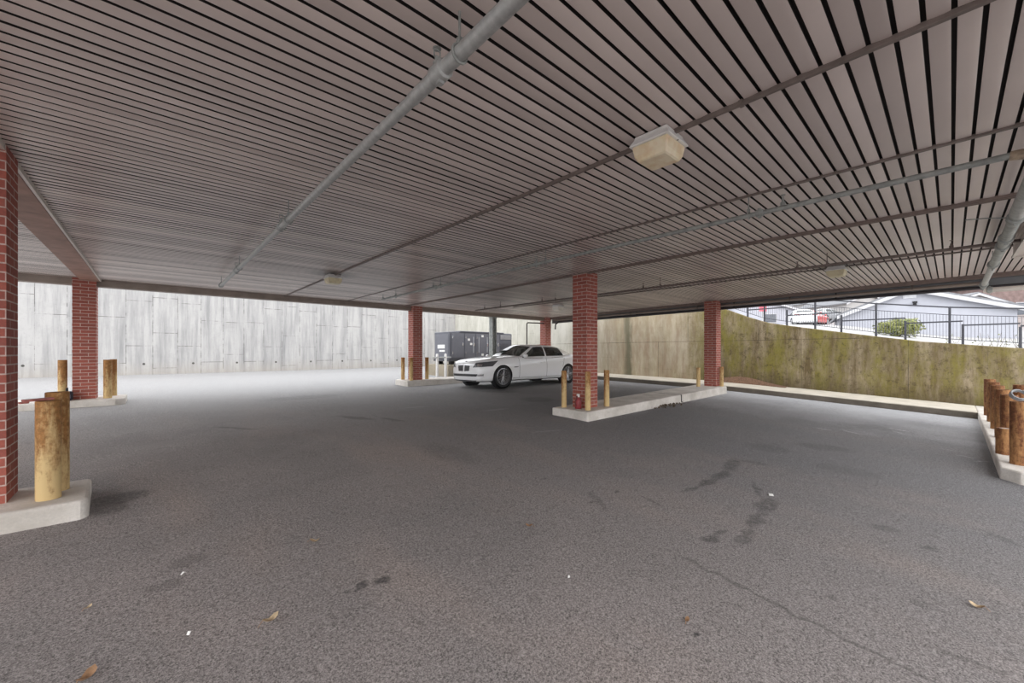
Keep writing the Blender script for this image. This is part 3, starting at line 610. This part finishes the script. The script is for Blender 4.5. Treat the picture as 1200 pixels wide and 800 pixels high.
def lerp_tab(tab, x, k):
    tab = sorted(tab)
    if x <= tab[0][0]: return tab[0][k]
    for p, q in zip(tab, tab[1:]):
        if p[0] <= x <= q[0]:
            f = (x - p[0])/(q[0] - p[0]); return p[k] + (q[k] - p[k])*f
    return tab[-1][k]
#        x     halfw  belt   top    bottom
CARTAB = [(2.49, .46, .68, .72, .30), (2.46, .64, .745, .80, .24), (2.40, .75, .79, .855, .20), (2.28, .82, .84, .91, .19), (2.05, .88, .885, .955, .19), (1.60, .93, .935, 1.00, .19),
          (1.20, .945, .965, 1.025, .19), (.90, .945, .98, 1.035, .19), (.3, .945, .99, 1.04, .19), (-.4, .945, 1.0, 1.05, .19), (-1.0, .945, 1.01, 1.06, .19), (-1.6, .94, 1.03, 1.09, .19),
          (-1.95, .915, 1.04, 1.115, .20), (-2.25, .87, 1.04, 1.12, .23), (-2.50, .80, 1.02, 1.11, .28), (-2.60, .70, .96, 1.07, .33), (-2.64, .55, .85, .93, .40)]
def car(name, label, paint, loc, rz, detailed=True, zs=1.0, tilt=(0, 0)):
    root = thing(name, label, 'car', loc, 0); root.rotation_euler = (tilt[0], tilt[1], rz); root.scale = (1, 1, zs)
    m = MB(); rows = []
    for (x, w, zb, zt, z0) in CARTAB:
        half = [(0, z0), (w*.55, z0), (w*.86, z0 + .01), (w*.955, z0 + .07), (w*.985, z0 + .20 if zb > .8 else z0+.1), (w, zb*.60 + .04), (w*.998, zb*.74), (w*.975, zb*.86 + .02), (w*.945, zb*.955), (w*.90, zb + (zt-zb)*.35), (w*.74, zb + (zt-zb)*.80), (w*.42, zt - .004), (0, zt)]
        rows.append([(x, y, z) for y, z in half] + [(x, -y, z) for y, z in half[-2:0:-1]])
    n = len(rows[0]); vs = [v for r_ in rows for v in r_]
    fs = []
    for i in range(len(rows)-1):
        for k in range(n): fs.append((i*n+k, i*n+(k+1) % n, (i+1)*n+(k+1) % n, (i+1)*n+k))
    # noses closed with small fans
    for i, dx in ((0, .01), (len(rows)-1, -.01)):
        c = Vector((0,0,0))
        for v in rows[i]: c += Vector(v)
        c /= n; c.x += dx; vs.append(tuple(c)); ci = len(vs)-1
        for k in range(n): fs.append((i*n+k, i*n+(k+1) % n, ci))
    m.add(vs, fs)
    body = m.build('body', [paint, M['black']], root, smooth=True)
    md = body.modifiers.new('s', 'SUBSURF'); md.levels = md.render_levels = 2
    dg = bpy.context.evaluated_depsgraph_get(); me = bpy.data.meshes.new_from_object(body.evaluated_get(dg)); body.modifiers.clear(); body.data = me
    # open the roof of the lower body under the cabin, cut the wheel arches
    cut = MB()
    for x in (1.6, -1.6):
        for s_ in (1, -1): cut.lathe([(.385, s_*.70), (.385, s_*1.1)], 40, (x, 0, .345), axis='y')
    cut.prism([(.75, -.66), (.75, .66), (-1.2, .64), (-1.7, .60), (-1.7, -.60), (-1.2, -.64)], .55, 1.5)
    co = cut.build('cutter', M['black'], root)
    bo = body.modifiers.new('b', 'BOOLEAN'); bo.object = co; bo.operation = 'DIFFERENCE'; bo.solver = 'MANIFOLD'
    dg = bpy.context.evaluated_depsgraph_get(); me = bpy.data.meshes.new_from_object(body.evaluated_get(dg)); body.modifiers.clear(); body.data = me; bpy.data.objects.remove(co)
    for p in me.polygons: p.use_smooth = True
    me.set_sharp_from_angle(angle=R(38))
    bm = bmesh.new(); bm.from_mesh(me); bvh = BVHTree.FromBMesh(bm)
    # ---- greenhouse
    cols = []   # (bottom x,y,z) (top x,y,z) kind of the panel that follows
    def C(bx, by, bz, tx, ty, tz, k): cols.append(((bx, by, bz), (tx, ty, tz), k))
    C(1.03, 0, 1.03, .14, 0, 1.425, 'W'); C(1.0, .35, 1.025, .12, .30, 1.42, 'W'); C(.88, .66, 1.0, .04, .53, 1.395, 'W'); C(.80, .765, .985, -.01, .575, 1.38, 'P')
    C(.68, .835, .965, -.10, .605, 1.37, 'D'); C(.2, .868, .975, -.2, .617, 1.378, 'D'); C(-.38, .878, .985, -.46, .622, 1.385, 'P'); C(-.46, .878, .987, -.52, .622, 1.385, 'E')
    C(-1.0, .87, .998, -.95, .615, 1.372, 'E'); C(-1.42, .85, 1.01, -1.30, .592, 1.335, 'P'); C(-1.86, .74, 1.06, -1.44, .56, 1.325, 'P'); C(-2.0, .62, 1.105, -1.5, .50, 1.33, 'R'); C(-2.08, .32, 1.122, -1.53, .27, 1.345, 'R'); C(-2.1, 0, 1.125, -1.54, 0, 1.35, 'R')
    full = cols + [((b_[0], -b_[1], b_[2]), (t_[0], -t_[1], t_[2]), None) for b_, t_, k in cols[-2:0:-1]]
    kinds = [c[2] for c in cols[:-1]]; kinds = kinds + kinds[::-1]
    N = len(full); rowsf = [-.10, .06, .35, .68, .90, 1.0]
    def gp(i, f):
        b_, t_ = Vector(full[i][0]), Vector(full[i][1]); p = b_.lerp(t_, f); bul = .045*math.sin(math.pi*max(0, min(1, f))); s_ = 1 + bul*.9
        dx = p.x - (-.5); return Vector((-.5 + dx*(1 + bul*.55), p.y*s_, p.z))
    shell = MB(); parts = {'W': MB(), 'DL': MB(), 'DR': MB(), 'EL': MB(), 'ER': MB(), 'R': MB()}
    sub = 4
    for i in range(N):
        j = (i+1) % N; k = kinds[i]
        for a_ in range(len(rowsf)-1):
            f0, f1 = rowsf[a_], rowsf[a_+1]; quad = [gp(i, f0), gp(j, f0), gp(j, f1), gp(i, f1)]
            if k in 'WDER' and 1 <= a_ <= 3:
                key = k if k in 'WR' else k + ('L' if quad[0].y > 0 else 'R'); parts[key].add(quad, [(0, 1, 2, 3)])
            else: shell.add(quad, [(0, 1, 2, 3)])
    # roof skin
    ring0 = [gp(i, 1.0) for i in range(N)]; cen = Vector((-.66, 0, 1.463))
    prev = ring0
    for f in (.12, .35, .7):
        cur = [Vector((p.x + (cen.x - p.x)*f, p.y*(1-f), p.z + (1.463 - p.z)*(1-(1-f)**2.2))) for p in ring0]
        for i in range(N): j = (i+1) % N; shell.add([prev[i], prev[j], cur[j], cur[i]], [(0, 1, 2, 3)])
        prev = cur
    for i in range(N): j = (i+1) % N; shell.add([prev[i], prev[j], cen], [(0, 1, 2)])
    sh = shell.build('roof', paint, root, smooth=True)
    for key, nm in (('W', 'windscreen'), ('R', 'rear_window'), ('DL', 'side_window'), ('DR', 'side_window'), ('EL', 'side_window'), ('ER', 'side_window')):
        parts[key].build(nm, M['glass'], root, smooth=True)
    # cabin
    m = MB(); m.box((-1.5, -.66, .46), (.74, .66, .56)); m.prism([(.35, -.70), (.78, -.70), (.78, .70), (.35, .70)], .5, .99); m.prism([(-1.75, -.6), (-1.3, -.62), (-1.3, .62), (-1.75, .6)], .5, 1.06); m.build('cabin', M['cabin'], root, bevel=.02)
    for y in (.36, -.36):
        m = MB(); m.box((-.45, y-.24, .55), (.1, y+.24, .72)); m.box((-.58, y-.24, .6), (-.40, y+.24, 1.14)); m.box((-.56, y-.12, 1.14), (-.46, y+.12, 1.30)); m.build('front_seat', M['seat'], root, bevel=.04)
    m = MB(); m.box((-1.3, -.6, .55), (-.85, .6, .72)); m.box((-1.42, -.6, .6), (-1.25, .6, 1.10)); m.box((-1.4, .24, 1.08), (-1.3, .46, 1.24)); m.box((-1.4, -.46, 1.08), (-1.3, -.24, 1.24)); m.build('rear_seat', M['seat'], root, bevel=.04)
    m = MB(); m.lathe([(.17, -.012), (.19, 0), (.17, .012)], 20, (.22, .36, .93)); st = m.build('steering_wheel', M['black'], root, smooth=True)
    # ---- wheels
    for x in (1.6, -1.6):
        for s_ in (1, -1):
            m = MB(); yo = s_*.925; yi = s_*.715
            m.lathe([(.258, yi), (.33, yi), (.352, yi + s_*.03), (.356, (yi+yo)/2), (.352, yo - s_*.03), (.335, yo - s_*.004), (.275, yo), (.266, yo - s_*.02), (.258, yi)], 40, (x, 0, .356), axis='y', caps=False); ty = m.build('tyre', M['black'], root, smooth=40)
            m = MB(); m.lathe([(.266, yo - s_*.012), (.266, yo - s_*.006), (.252, yo - s_*.004), (.246, yo - s_*.03), (.248, yi)], 40, (x, 0, .356), axis='y', caps=False); m.lathe([(.0001, yo - s_*.03), (.05, yo - s_*.026), (.06, yo-s_*.05)], 16, (x, 0, .356), axis='y', caps=False)
            for q in range(10):
                an = 2*math.pi*q/10
                for da in (-.075, .075):
                    a1 = an + da*.8; a2 = an + da*1.9
                    p0 = Vector((x + .05*math.cos(a1), yo - s_*.035, .356 + .05*math.sin(a1))); p1 = Vector((x + .256*math.cos(a2), yo - s_*.014, .356 + .256*math.sin(a2)))
                    m.tube([p0, p1], [.015, .011], 6)
            m.build('rim', M['rim'], ty, smooth=40)
            m = MB(); m.lathe([(.0001, yo - s_*.085), (.17, yo - s_*.085), (.17, yo - s_*.10), (.235, yo - s_*.12)], 24, (x, 0, .356), axis='y', caps=False); m.build('brake_disc', M['rim_dark'], ty, smooth=40)
            m = MB(); m.lathe([(.383, s_*.704), (.383, s_*.90)], 36, (x, 0, .345), axis='y'); m.f = [f for f in m.f if len(f) == 4] + [f for f in m.f if len(f) > 4][:1]; m.m = [0]*len(m.f); m.build('wheel_arch_liner', M['black'], root, smooth=40)
    m = MB(); m.box((-2.3, -.6, .185), (2.2, .6, .3)); m.build('underbody', M['black'], root)
    # ---- things pressed onto the skin
    def patch(nm, mat, quad, org, dr, nx=8, ny=4, off=.006, parent=None, hit=bvh, thick=.004):
        dr = Vector(dr).normalized(); P = []
        q = [Vector(c) for c in quad]
        for jj in range(ny+1):
            for ii in range(nx+1):
                s1, t1 = ii/nx, jj/ny; p = (q[0]*(1-s1) + q[1]*s1)*(1-t1) + (q[3]*(1-s1) + q[2]*s1)*t1
                h = hit.ray_cast(p - dr*3, dr)
                if h[0] is None: return None
                P.append(h[0] + h[1]*off if h[1].dot(dr) < 0 else h[0] - h[1]*off)
        mm = MB(); w_ = nx+1
        mm.add(P, [(jj*w_+ii, jj*w_+ii+1, (jj+1)*w_+ii+1, (jj+1)*w_+ii) for jj in range(ny) for ii in range(nx)])
        return mm.build(nm, mat, parent or root, smooth=True, fix=False)
    for s_ in (1, -1):
        d45 = (-1, -s_*.75, 0)
        hd = patch('headlamp', M['headlamp'], [(2.43, s_*.43, .655), (2.02, s_*.88, .69), (1.84, s_*.91, .86), (2.34, s_*.50, .80)], None, d45, 14, 5, .008)
        if hd: patch('lamp_projector', M['chrome'], [(2.34, s_*.56, .69), (2.24, s_*.68, .695), (2.22, s_*.69, .765), (2.32, s_*.57, .76)], None, d45, 4, 3, .014, hd)
        if detailed:
            patch('kidney_grille', M['chrome'], [(2.5, s_*.03, .52), (2.5, s_*.29, .53), (2.5, s_*.33, .73), (2.5, s_*.03, .75)], None, (-1, 0, 0), 8, 6, .006)
            kg = patch('kidney_grille_mesh', M['grille'], [(2.5, s_*.045, .535), (2.5, s_*.275, .545), (2.5, s_*.312, .715), (2.5, s_*.045, .735)], None, (-1, 0, 0), 8, 6, .011)
        patch('tail_lamp', M['amber'], [(-2.62, s_*.42, .82), (-2.3, s_*.86, .86), (-2.28, s_*.86, .97), (-2.6, s_*.45, .95)], None, (1, -s_*.75, 0), 8, 4, .008)
    patch('lower_intake', M['grille'], [(2.5, -.62, .375), (2.5, .62, .375), (2.5, .66, .45), (2.5, -.66, .45)], None, (-1, 0, 0), 18, 3, .007)
    patch('bumper_lip', M['black'], [(2.5, -.55, .225), (2.5, .55, .225), (2.5, .60, .255), (2.5, -.60, .255)], None, (-1, 0, 0), 14, 2, .006)
    for s_ in (1, -1):
        patch('fog_lamp', M['chrome'], [(2.4, s_*.60, .385), (2.25, s_*.74, .39), (2.24, s_*.75, .45), (2.39, s_*.61, .44)], None, (-1, -s_*.75, 0), 4, 2, .011)
        dd = (0, -s_, 0)
        for x in (.90, -.42): patch('door_seam', M['black'], [(x-.006, s_*1, .30), (x+.006, s_*1, .30), (x+.006, s_*1, .955), (x-.006, s_*1, .955)], None, dd, 1, 10, .003)
        patch('door_seam', M['black'], [(-1.28, s_*1, .62), (-1.268, s_*1, .62), (-1.40, s_*1, .97), (-1.412, s_*1, .97)], None, dd, 1, 8, .003)
        patch('sill_seam', M['black'], [(-1.2, s_*1, .295), (1.18, s_*1, .295), (1.18, s_*1, .305), (-1.2, s_*1, .305)], None, dd, 20, 1, .003)
        patch('window_trim', M['chrome'], [(-1.35, s_*1, .957), (.66, s_*1, .925), (.66, s_*1, .937), (-1.35, s_*1, .972)], None, dd, 20, 1, .006)
        patch('fender_vent', M['grille'], [(1.02, s_*1, .645), (1.16, s_*1, .64), (1.16, s_*1, .665), (.92, s_*1, .675)], None, dd, 6, 1, .006)
        for x in (-.22, -1.22):
            h = bvh.ray_cast(Vector((x, s_*2, .80)), Vector(dd)); 
            if h[0]:
                y = h[0].y; m = MB(); m.tube([(x+.12, y - s_*.005, .80), (x+.10, y + s_*.02, .80), (x-.10, y + s_*.02, .803), (x-.12, y - s_*.005, .803)], .013, 8); m.build('door_handle', paint, root, smooth=40)
        m = MB(); m.lathe([(.0001, -.085), (.06, -.07), (.075, -.02), (.075, .03), (.055, .075), (.0001, .085)], 14, (.70, s_*1.0, 1.02), axis='y')
        mi = m.build('door_mirror', paint, root, smooth=True)
        m = MB(); m.tube([(.68, s_*.84, .95), (.70, s_*.95, 1.0)], .022, 8); m.build('mirror_stalk', M['black'], mi, smooth=40)
    if detailed:
        h = bvh.ray_cast(Vector((2.38, 0, 2)), Vector((0, 0, -1)))
        p = h[0]; m = MB(); m.lathe([(.0001, .006), (.033, .006), (.041, .002), (.041, -.01)], 20, tuple(p)); m.lathe([(.0001, .0075), (.028, .0075)], 20, tuple(p), 1)
        m.build('badge', [M['black'], M['white_paint']], root, smooth=40)
    m = MB(); m.tube([(-2.4, .45, .27), (-2.66, .45, .27)], .04, 12); m.tube([(-2.4, -.45, .27), (-2.66, -.45, .27)], .04, 12); m.build('exhaust', M['chrome'], root, smooth=40)
    bm.free(); return root
ca, cb = 9.93, 10.53
car('sedan_car', 'white four-door sedan parked behind the middle brick pier', M['white_car'], (ca, cb, gz(ca, cb) + .004), math.pi, True, 1.0, (math.atan(.018), -math.atan(.006)))

# ---------------------------------------------------------------- fences on top of the mossy wall
FM = simple('dark_grey_steel', (.06, .062, .075), .5, 0, .1)
WM = simple('grey_wire', (.16, .165, .185), .5)
def fence(a, posts, h, label, step, mesh):
    t = thing('metal_fence', label, 'fence', group='steel fences on the mossy wall')
    for b in posts:
        m = MB(); m.box((a-.025, b-.025, wtop(b)-.05), (a+.025, b+.025, wtop(b)+h)); m.build('post', FM, t)
    def rail(dz, th):
        m = MB()
        for b0, b1 in zip(posts, posts[1:]):
            z0, z1 = wtop(b0)+dz, wtop(b1)+dz
            if step: z0 = z1 = min(z0, z1) + .10
            m.add([(a-th, b0, z0-th), (a+th, b0, z0-th), (a+th, b0, z0+th), (a-th, b0, z0+th), (a-th, b1, z1-th), (a+th, b1, z1-th), (a+th, b1, z1+th), (a-th, b1, z1+th)], [(0,1,5,4),(1,2,6,5),(2,3,7,6),(3,0,4,7),(0,3,2,1),(4,5,6,7)])
        m.build('rail', FM, t)
    rail(h - .02, .018)
    if mesh:
        rail(h - .22, .008); rail(.12, .008)
        m = MB(); th = .0045
        for b0, b1 in zip(posts, posts[1:]):
            nn = max(2, int(abs(b1-b0)/.06))
            for i in range(nn):
                b = b0 + (b1-b0)*i/nn; m.box((a-th, b-th, wtop(b)+.12), (a+th, b+th, wtop(b)+h-.22))
            for kz in range(1, 11):
                dz = .12 + (h-.34)*kz/11; z0, z1 = wtop(b0)+dz, wtop(b1)+dz
                m.add([(a-th, b0, z0), (a+th, b0, z0), (a+th, b1, z1), (a-th, b1, z1), (a-th, b0, z0+2*th), (a+th, b0, z0+2*th), (a+th, b1, z1+2*th), (a-th, b1, z1+2*th)], [(0,1,2,3),(4,5,6,7),(0,1,5,4),(2,3,7,6)])
        m.build('wire_mesh', WM, t, fix=False)
    return t
fence(15.72, [5.6, 4.34, 2.92, 1.48, .03, -1.4, -2.9], .98, 'tall dark steel fence with wire mesh on the mossy wall', False, True)
fence(15.58, [5.5, 4.82, 3.65, 2.25, .86, -.2, -1.12, -2.2], .52, 'low dark steel railing in front of the tall fence on the mossy wall', True, False)

# ---------------------------------------------------------------- beyond the wall
def ter(a, b):
    f = min(max(wtop(b) - .12, 1.1), 2.35); d = max(0, a - 15.8)
    return f + .042*min(d, 34) + max(0, d - 34)*.10
xs = [15.79, 17, 20, 24, 30, 36, 42, 50, 60, 75, 95, 130]; ys = [-60, -30, -15, -8, -4, -1.2, .5, 1.5, 2.8, 4.2, 5.6, 8, 12, 18, 26, 40, 70, 110]
tm = NT('pale_yard_and_hillside', .95); _p = tm.geo(); _s = tm.sep(_p); _n = tm.noise(_p, .5, 6, .7)
tm.col(tm.mix(tm.ramp(_s[0], 52, 64), (.36, .355, .35), tm.mix(tm.ramp(_n, .4, .62), (.20, .155, .145), (.30, .27, .255))))
struct(grid_sheet(xs, ys, ter).build('terrain', tm.m, smooth=True, fix=False))
def cw(u, Y, z): X = (u - 600)*Y/465.6; return Vector((.742*X + .671*Y, -.671*X + .742*Y, z))
sid = simple('white_siding', (.40, .41, .46), .6, 0, .04, 3); sid2 = simple('pale_stucco', (.38, .37, .365), .8, 0, .06, 2); roofm = simple('grey_shingle', (.20, .203, .215), .9, 0, .2, 6)
trimw = simple('white_trim', (.48, .48, .50), .5); brown = simple('brown_brick_far', (.19, .135, .125), .9, 0, .25, 2); wing = simple('dark_window', (.08, .09, .11), .2)
YAW = math.atan2(-0.671, 0.742)
def house(label, u0, u1, Y, zeave, zridge, depth, wall, yaw=0, roof=roofm, wins=(), cat='house', rx=0.0):
    c0, c1 = cw(u0, Y, 0), cw(u1, Y, 0); wdt = (c1 - c0).length; mid = (c0 + c1)/2; zg = min(ter(c0.x, c0.y), ter(c1.x, c1.y)) - .4
    t = thing('house', label, cat, (mid.x, mid.y, zg), YAW + yaw, 'buildings beyond the mossy wall'); h, e, r_ = wdt/2, zeave - zg, zridge - zg
    m = MB(); vs = [(-h, 0, 0), (h, 0, 0), (h, 0, e), (rx, 0, r_), (-h, 0, e)]; vs += [(x, depth, z) for x, y, z in vs]
    m.add(vs, [(0,1,2,3,4), (9,8,7,6,5), (0,4,9,5), (1,6,7,2), (0,5,6,1), (2,7,8,3), (3,8,9,4)]); m.build('walls', wall, t)
    oh = .35
    for s_ in (-1, 1):
        sl = (r_ - e)/(h - s_*rx)
        m = MB(); x1 = s_*(h+oh); z1 = e - sl*oh; q = [(rx, -.35, r_+.02), (x1, -.35, z1+.02), (x1, depth+.35, z1+.02), (rx, depth+.35, r_+.02)]; q += [(x, y, z+.16) for x, y, z in q]
        m.add(q, [(0,1,2,3), (4,5,6,7), (0,1,5,4), (1,2,6,5), (2,3,7,6), (3,0,4,7)]); rf = m.build('roof_slope', roof, t)
        m = MB(); q = [(rx, -.40, r_-.16), (x1, -.40, z1-.16), (x1, -.34, z1-.16), (rx, -.34, r_-.16)]; q += [(x, y, z+.22) for x, y, z in q]
        m.add(q, [(0,1,2,3), (4,5,6,7), (0,1,5,4), (1,2,6,5), (2,3,7,6), (3,0,4,7)]); m.build('barge_board', trimw, t)
    for (x, z, w_, hh) in wins:
        m = MB(); m.box((x-w_/2-.08, -.05, z-zg-.08), (x+w_/2+.08, 0, z-zg+hh+.08)); wf = m.build('window', trimw, t)
        m = MB(); m.box((x-w_/2, -.07, z-zg), (x+w_/2, -.04, z-zg+hh)); m.build('pane', wing, wf)
    return t, zg, h
hs, zg, hh_ = house('white gabled house with a louvred gable vent beyond the fence', 1009.5, 1152.5, 24.66, 3.8, 5.22, 8, sid, -.628, wins=((-.75, 2.85, 1.0, .5),), rx=-.575)
m = MB(); xv = -.575
for i in range(5): m.box((xv-.26, -.06, 4.70 - zg + .06*i), (xv+.26, -.02, 4.735 - zg + .06*i))
m.box((xv-.30, -.045, 4.66-zg), (xv+.30, -.01, 5.0-zg)); m.build('gable_vent', simple('pale_grey_louvre', (.60, .61, .64), .6), hs)
m = MB(); m.box((-.44, -.12, 4.33-zg), (-.24, -.02, 4.45-zg)); m.tube([(-.34, -.10, 4.35-zg), (-.38, -.28, 4.25-zg)], [.05, .09], 10); m.build('flood_lamp', M['black'], hs, smooth=40)
house('large white building rising behind the gabled house', 1072, 1120, 60, 11.6, 12.0, 10, sid, .0, roof=sid)
house('grey-roofed house right of the gabled house', 1108, 1178, 42, 6.3, 7.4, 7, sid2, -.1, wins=((2.0, 5.2, 1.2, .7),))
house('brown brick building at the far right beyond the fence', 1160, 1300, 54, 10.5, 12.0, 10, brown, -.1, wins=((-3.2, 6.0, 1.6, 2.0), (-.6, 6.0, 1.6, 2.0), (-3.0, 3.0, 1.4, 1.6)))
house('small white gabled house far up the street', 956, 988, 74, 10.6, 12.2, 7, sid2, .1, wins=((0, 7.2, 1.2, 1.2),))
house('long pale building with a grey roof at the left end of the street', 846, 930, 50, 6.6, 8.0, 9, sid, -.1, wins=((-2.5, 5.0, 1.3, 1.0), (1.5, 5.0, 1.3, 1.0)))
house('pale house with wide grey roof behind the parked cars', 990, 1040, 58, 8.4, 10.0, 8, sid2, .1, wins=((-1, 6.2, 1.2, 1.2), (1.6, 6.2, 1.2, 1.2)))
house('pink stucco house on the hillside above the street', 922, 950, 84, 13.8, 15.4, 8, simple('pink_stucco', (.36, .25, .24), .8), .1, wins=((0, 11.6, 1.4, 1.2),))
for (lab, u, Y, pm, ry) in (('white car parked across the street beyond the fence', 938, 37, M['white_car'], 1.1), ('red car parked behind the white one across the street', 952, 44, M['red_car'], .6), ('grey car parked beside the pale house across the street', 970, 50, M['grey_car'], .3)):
    p = cw(u, Y, 0); car('parked_car', lab, pm, (p.x, p.y, ter(p.x, p.y)), YAW + ry, False, 1.1)
p = cw(894, 24, 0); zz = ter(p.x, p.y); t = thing('street_sign', 'red street sign on a post behind the left end of the fence', 'sign', (p.x, p.y, zz), YAW)
m = MB(); m.tube([(0, .03, 0), (0, .03, 1.5)], .03, 8); m.build('post', M['galv'], t); m = MB(); m.box((-.22, -.01, .9), (.22, .01, 1.5)); m.build('panel', simple('red_sign', (.62, .10, .14), .5), t)

# foliage
leafm = NT('yellow_green_leaf', .6); _n = leafm.noise(leafm.geo(), 6, 3); leafm.col(leafm.mix(leafm.ramp(_n, .35, .65), (.13, .16, .035), (.30, .30, .10)))
def foliage(name, label, loc, rx, ry, rz_, n, size, trunk, cat, group=None, mat=None):
    t = thing(name, label, cat, loc, 0, group); m = MB()
    for i in range(n):
        d = Vector((random.gauss(0,1), random.gauss(0,1), random.gauss(0,1))).normalized(); rr = (.55 + .45*random.random())*(1 + .12*math.sin(d.x*7)+.1*math.sin(d.y*9))
        c = Vector((d.x*rx*rr, d.y*ry*rr, d.z*rz_*rr + trunk + rz_*.9)); a_ = Vector((random.gauss(0,1), random.gauss(0,1), random.gauss(0,.6))).normalized(); b_ = a_.cross(d).normalized() if a_.cross(d).length > .1 else Vector((0,0,1))
        s_ = size*(.7 + .6*random.random()); m.add([c - a_*s_, c + b_*s_*.45, c + a_*s_, c - b_*s_*.45], [(0, 1, 2, 3)])
    m.build('leaves', mat or leafm.m, t, fix=False); m = MB(); m.tube([(0, 0, -.1), (.03, .02, trunk*.6), (0, 0, trunk + rz_)], [.06*rx+.02, .05*rx+.015, .02], 8)
    for i in range(5):
        an = i*1.26; m.tube([(0, 0, trunk*.7), (rx*.4*math.cos(an), ry*.4*math.sin(an), trunk + rz_*.8)], [.03*rx+.01, .008], 6)
    m.build('stem', simple('bark', (.12, .09, .07), .9), t); return t
p = cw(1054, 16.5, 0); foliage('garden_bush', 'round yellow-green bush in front of the white gabled house', (p.x, p.y, ter(p.x, p.y)), .74, .74, .40, 2600, .055, .02, 'bush')
p = cw(1034, 60, 0); foliage('street_tree', 'yellow-green tree left of the gabled roof', (p.x, p.y, ter(p.x, p.y)), 1.8, 1.8, 2.2, 900, .3, 3.0, 'tree', 'trees beyond the wall')
bare = simple('bare_twigs', (.22, .165, .15), .9)
for i, (u, Y, lab) in enumerate(((1010, 80, 'bare brownish tree on the hillside above the pale house'), (903, 84, 'bare brownish tree high on the hillside at left'), (1140, 84, 'bare brownish tree behind the grey-roofed house'), (1182, 88, 'bare brownish tree beside the brown brick building'))):
    p = cw(u, Y, 0); foliage('bare_tree', lab, (p.x, p.y, ter(p.x, p.y)), 3.0, 3.0, 3.2, 900, .28, 3.0, 'tree', 'trees beyond the wall', bare)
# dry weeds behind the wall top at right
t = thing('dry_weed', 'thin dry weed stalks poking over the mossy wall at right', 'weed', (16.0, -.75, wtop(-.75)-.15)); m = MB()
for i in range(26):
    y = random.uniform(-.7, .8); x = random.uniform(-.1, .2); h = random.uniform(.2, .55); m.tube([(x, y, 0), (x + random.uniform(-.1,.1), y + random.uniform(-.15,.15), h)], [.006, .003], 5)
m.build('stalk', simple('dry_stalk', (.25, .2, .15), .9), t)
m = MB()
for i in range(60):
    c = Vector((random.uniform(-.1,.2), random.uniform(-.8,.9), random.uniform(.15,.5))); d = Vector((random.gauss(0,1), random.gauss(0,1), random.gauss(0,1))).normalized()*.035; e_ = Vector((random.gauss(0,1), random.gauss(0,1), random.gauss(0,1))).normalized()*.015; m.add([c-d, c+e_, c+d, c-e_], [(0,1,2,3)])
m.build('leaves', leafm.m, t, fix=False)

# ---------------------------------------------------------------- litter on the asphalt
lm = simple('dry_brown_leaf', (.30, .17, .09), .8, 0, .3, 40); lm2 = simple('pale_dry_leaf', (.50, .38, .24), .8, 0, .3, 40)
def leaf(u, v, L, rz, mat, label, curl=.35):
    a, b, z = px(u, v); m = MB(); n = 6; vs = []
    for i in range(n+1):
        f = i/n; w_ = L*.30*math.sin(math.pi*f)**.7*(1 + .25*math.sin(9*f)); x = (f-.5)*L; zc = L*curl*(2*abs(f-.5))**2
        vs += [(x, -w_, zc + w_*.5 + .003), (x, 0, zc + .003), (x, w_, zc + w_*.35 + .003)]
    m.add(vs, [(3*i+k, 3*i+k+1, 3*i+k+4, 3*i+k+3) for i in range(n) for k in range(2)])
    t = thing('dry_leaf', label, 'leaf', (a, b, z), rz, 'dry leaves on the asphalt'); m.build('blade', mat, t, smooth=True, fix=False)
    m = MB(); m.tube([(-L*.75, 0, .004), (-L*.45, 0, L*curl*.8+.004), (0, 0, .005)], .0016, 5); m.build('stalk', lm, t)
leaf(317, 728, .085, .3, lm2, 'curled pale dry leaf lying alone at lower left of centre')
leaf(101, 796, .09, 1.0, lm, 'brown dry leaf at the bottom left picture edge')
leaf(103, 713, .04, .8, lm2, 'tiny pale leaf on the asphalt in front of the left kerb island')
leaf(369, 635, .07, -.6, lm2, 'thin pale leaf on the asphalt at left of centre')
leaf(1145, 712, .07, 1.4, lm2, 'pale dry leaf lying on the asphalt at far lower right')
leaf(805, 728, .045, .2, lm, 'small reddish leaf among oil drips at lower right of centre')
leaf(620, 617, .06, 2.2, lm, 'small reddish leaf on the asphalt below the middle of the picture')
wp = simple('white_paper', (.8, .79, .76), .7)
def scrap(u, v, lx, ly, rz, label):
    a, b, z = px(u, v); m = MB(); m.add([(-lx, -ly, .002), (lx*.1, -ly, .012), (lx, -ly*.7, .003), (lx*.9, ly, .008), (-lx*.1, ly*.8, .016), (-lx, ly, .002)], [(0, 1, 4, 5), (1, 2, 3, 4)])
    o = m.build('paper_scrap', wp, fix=False); o.location = (a, b, z+.002); o.rotation_euler = (0, 0, rz); tag(o, label, 'litter', 'paper scraps on the asphalt')
scrap(903, 580, .035, .022, .5, 'crumpled white paper scrap beside the tyre marks')
scrap(215, 673, .014, .007, .3, 'tiny white scrap below the left kerb island')
scrap(222, 743, .012, .007, .9, 'tiny white scrap near the bottom left of the asphalt')
scrap(667, 677, .008, .006, .2, 'tiny white scrap on the asphalt below the middle pier')
# fallen leaves heaped against the long island
m = MB()
for i in range(110):
    a = random.gauss(9.2, .35); b = 4.60 - abs(random.gauss(0, .07)); c = Vector((a, b, gz(a, b) + random.uniform(.005, .05))); d = Vector((random.gauss(0,1), random.gauss(0,1), random.gauss(0,.5))).normalized()*.035; e_ = Vector((random.gauss(0,1), random.gauss(0,1), random.gauss(0,.5))).normalized()*.02; m.add([c-d, c+e_, c+d, c-e_], [(0,1,2,3)])
tag(m.build('leaf_litter', simple('dark_dead_leaf', (.10, .07, .045), .9, 0, .3), fix=False), 'dark dead leaves gathered against the long pale kerb island', 'leaves', kind='stuff')
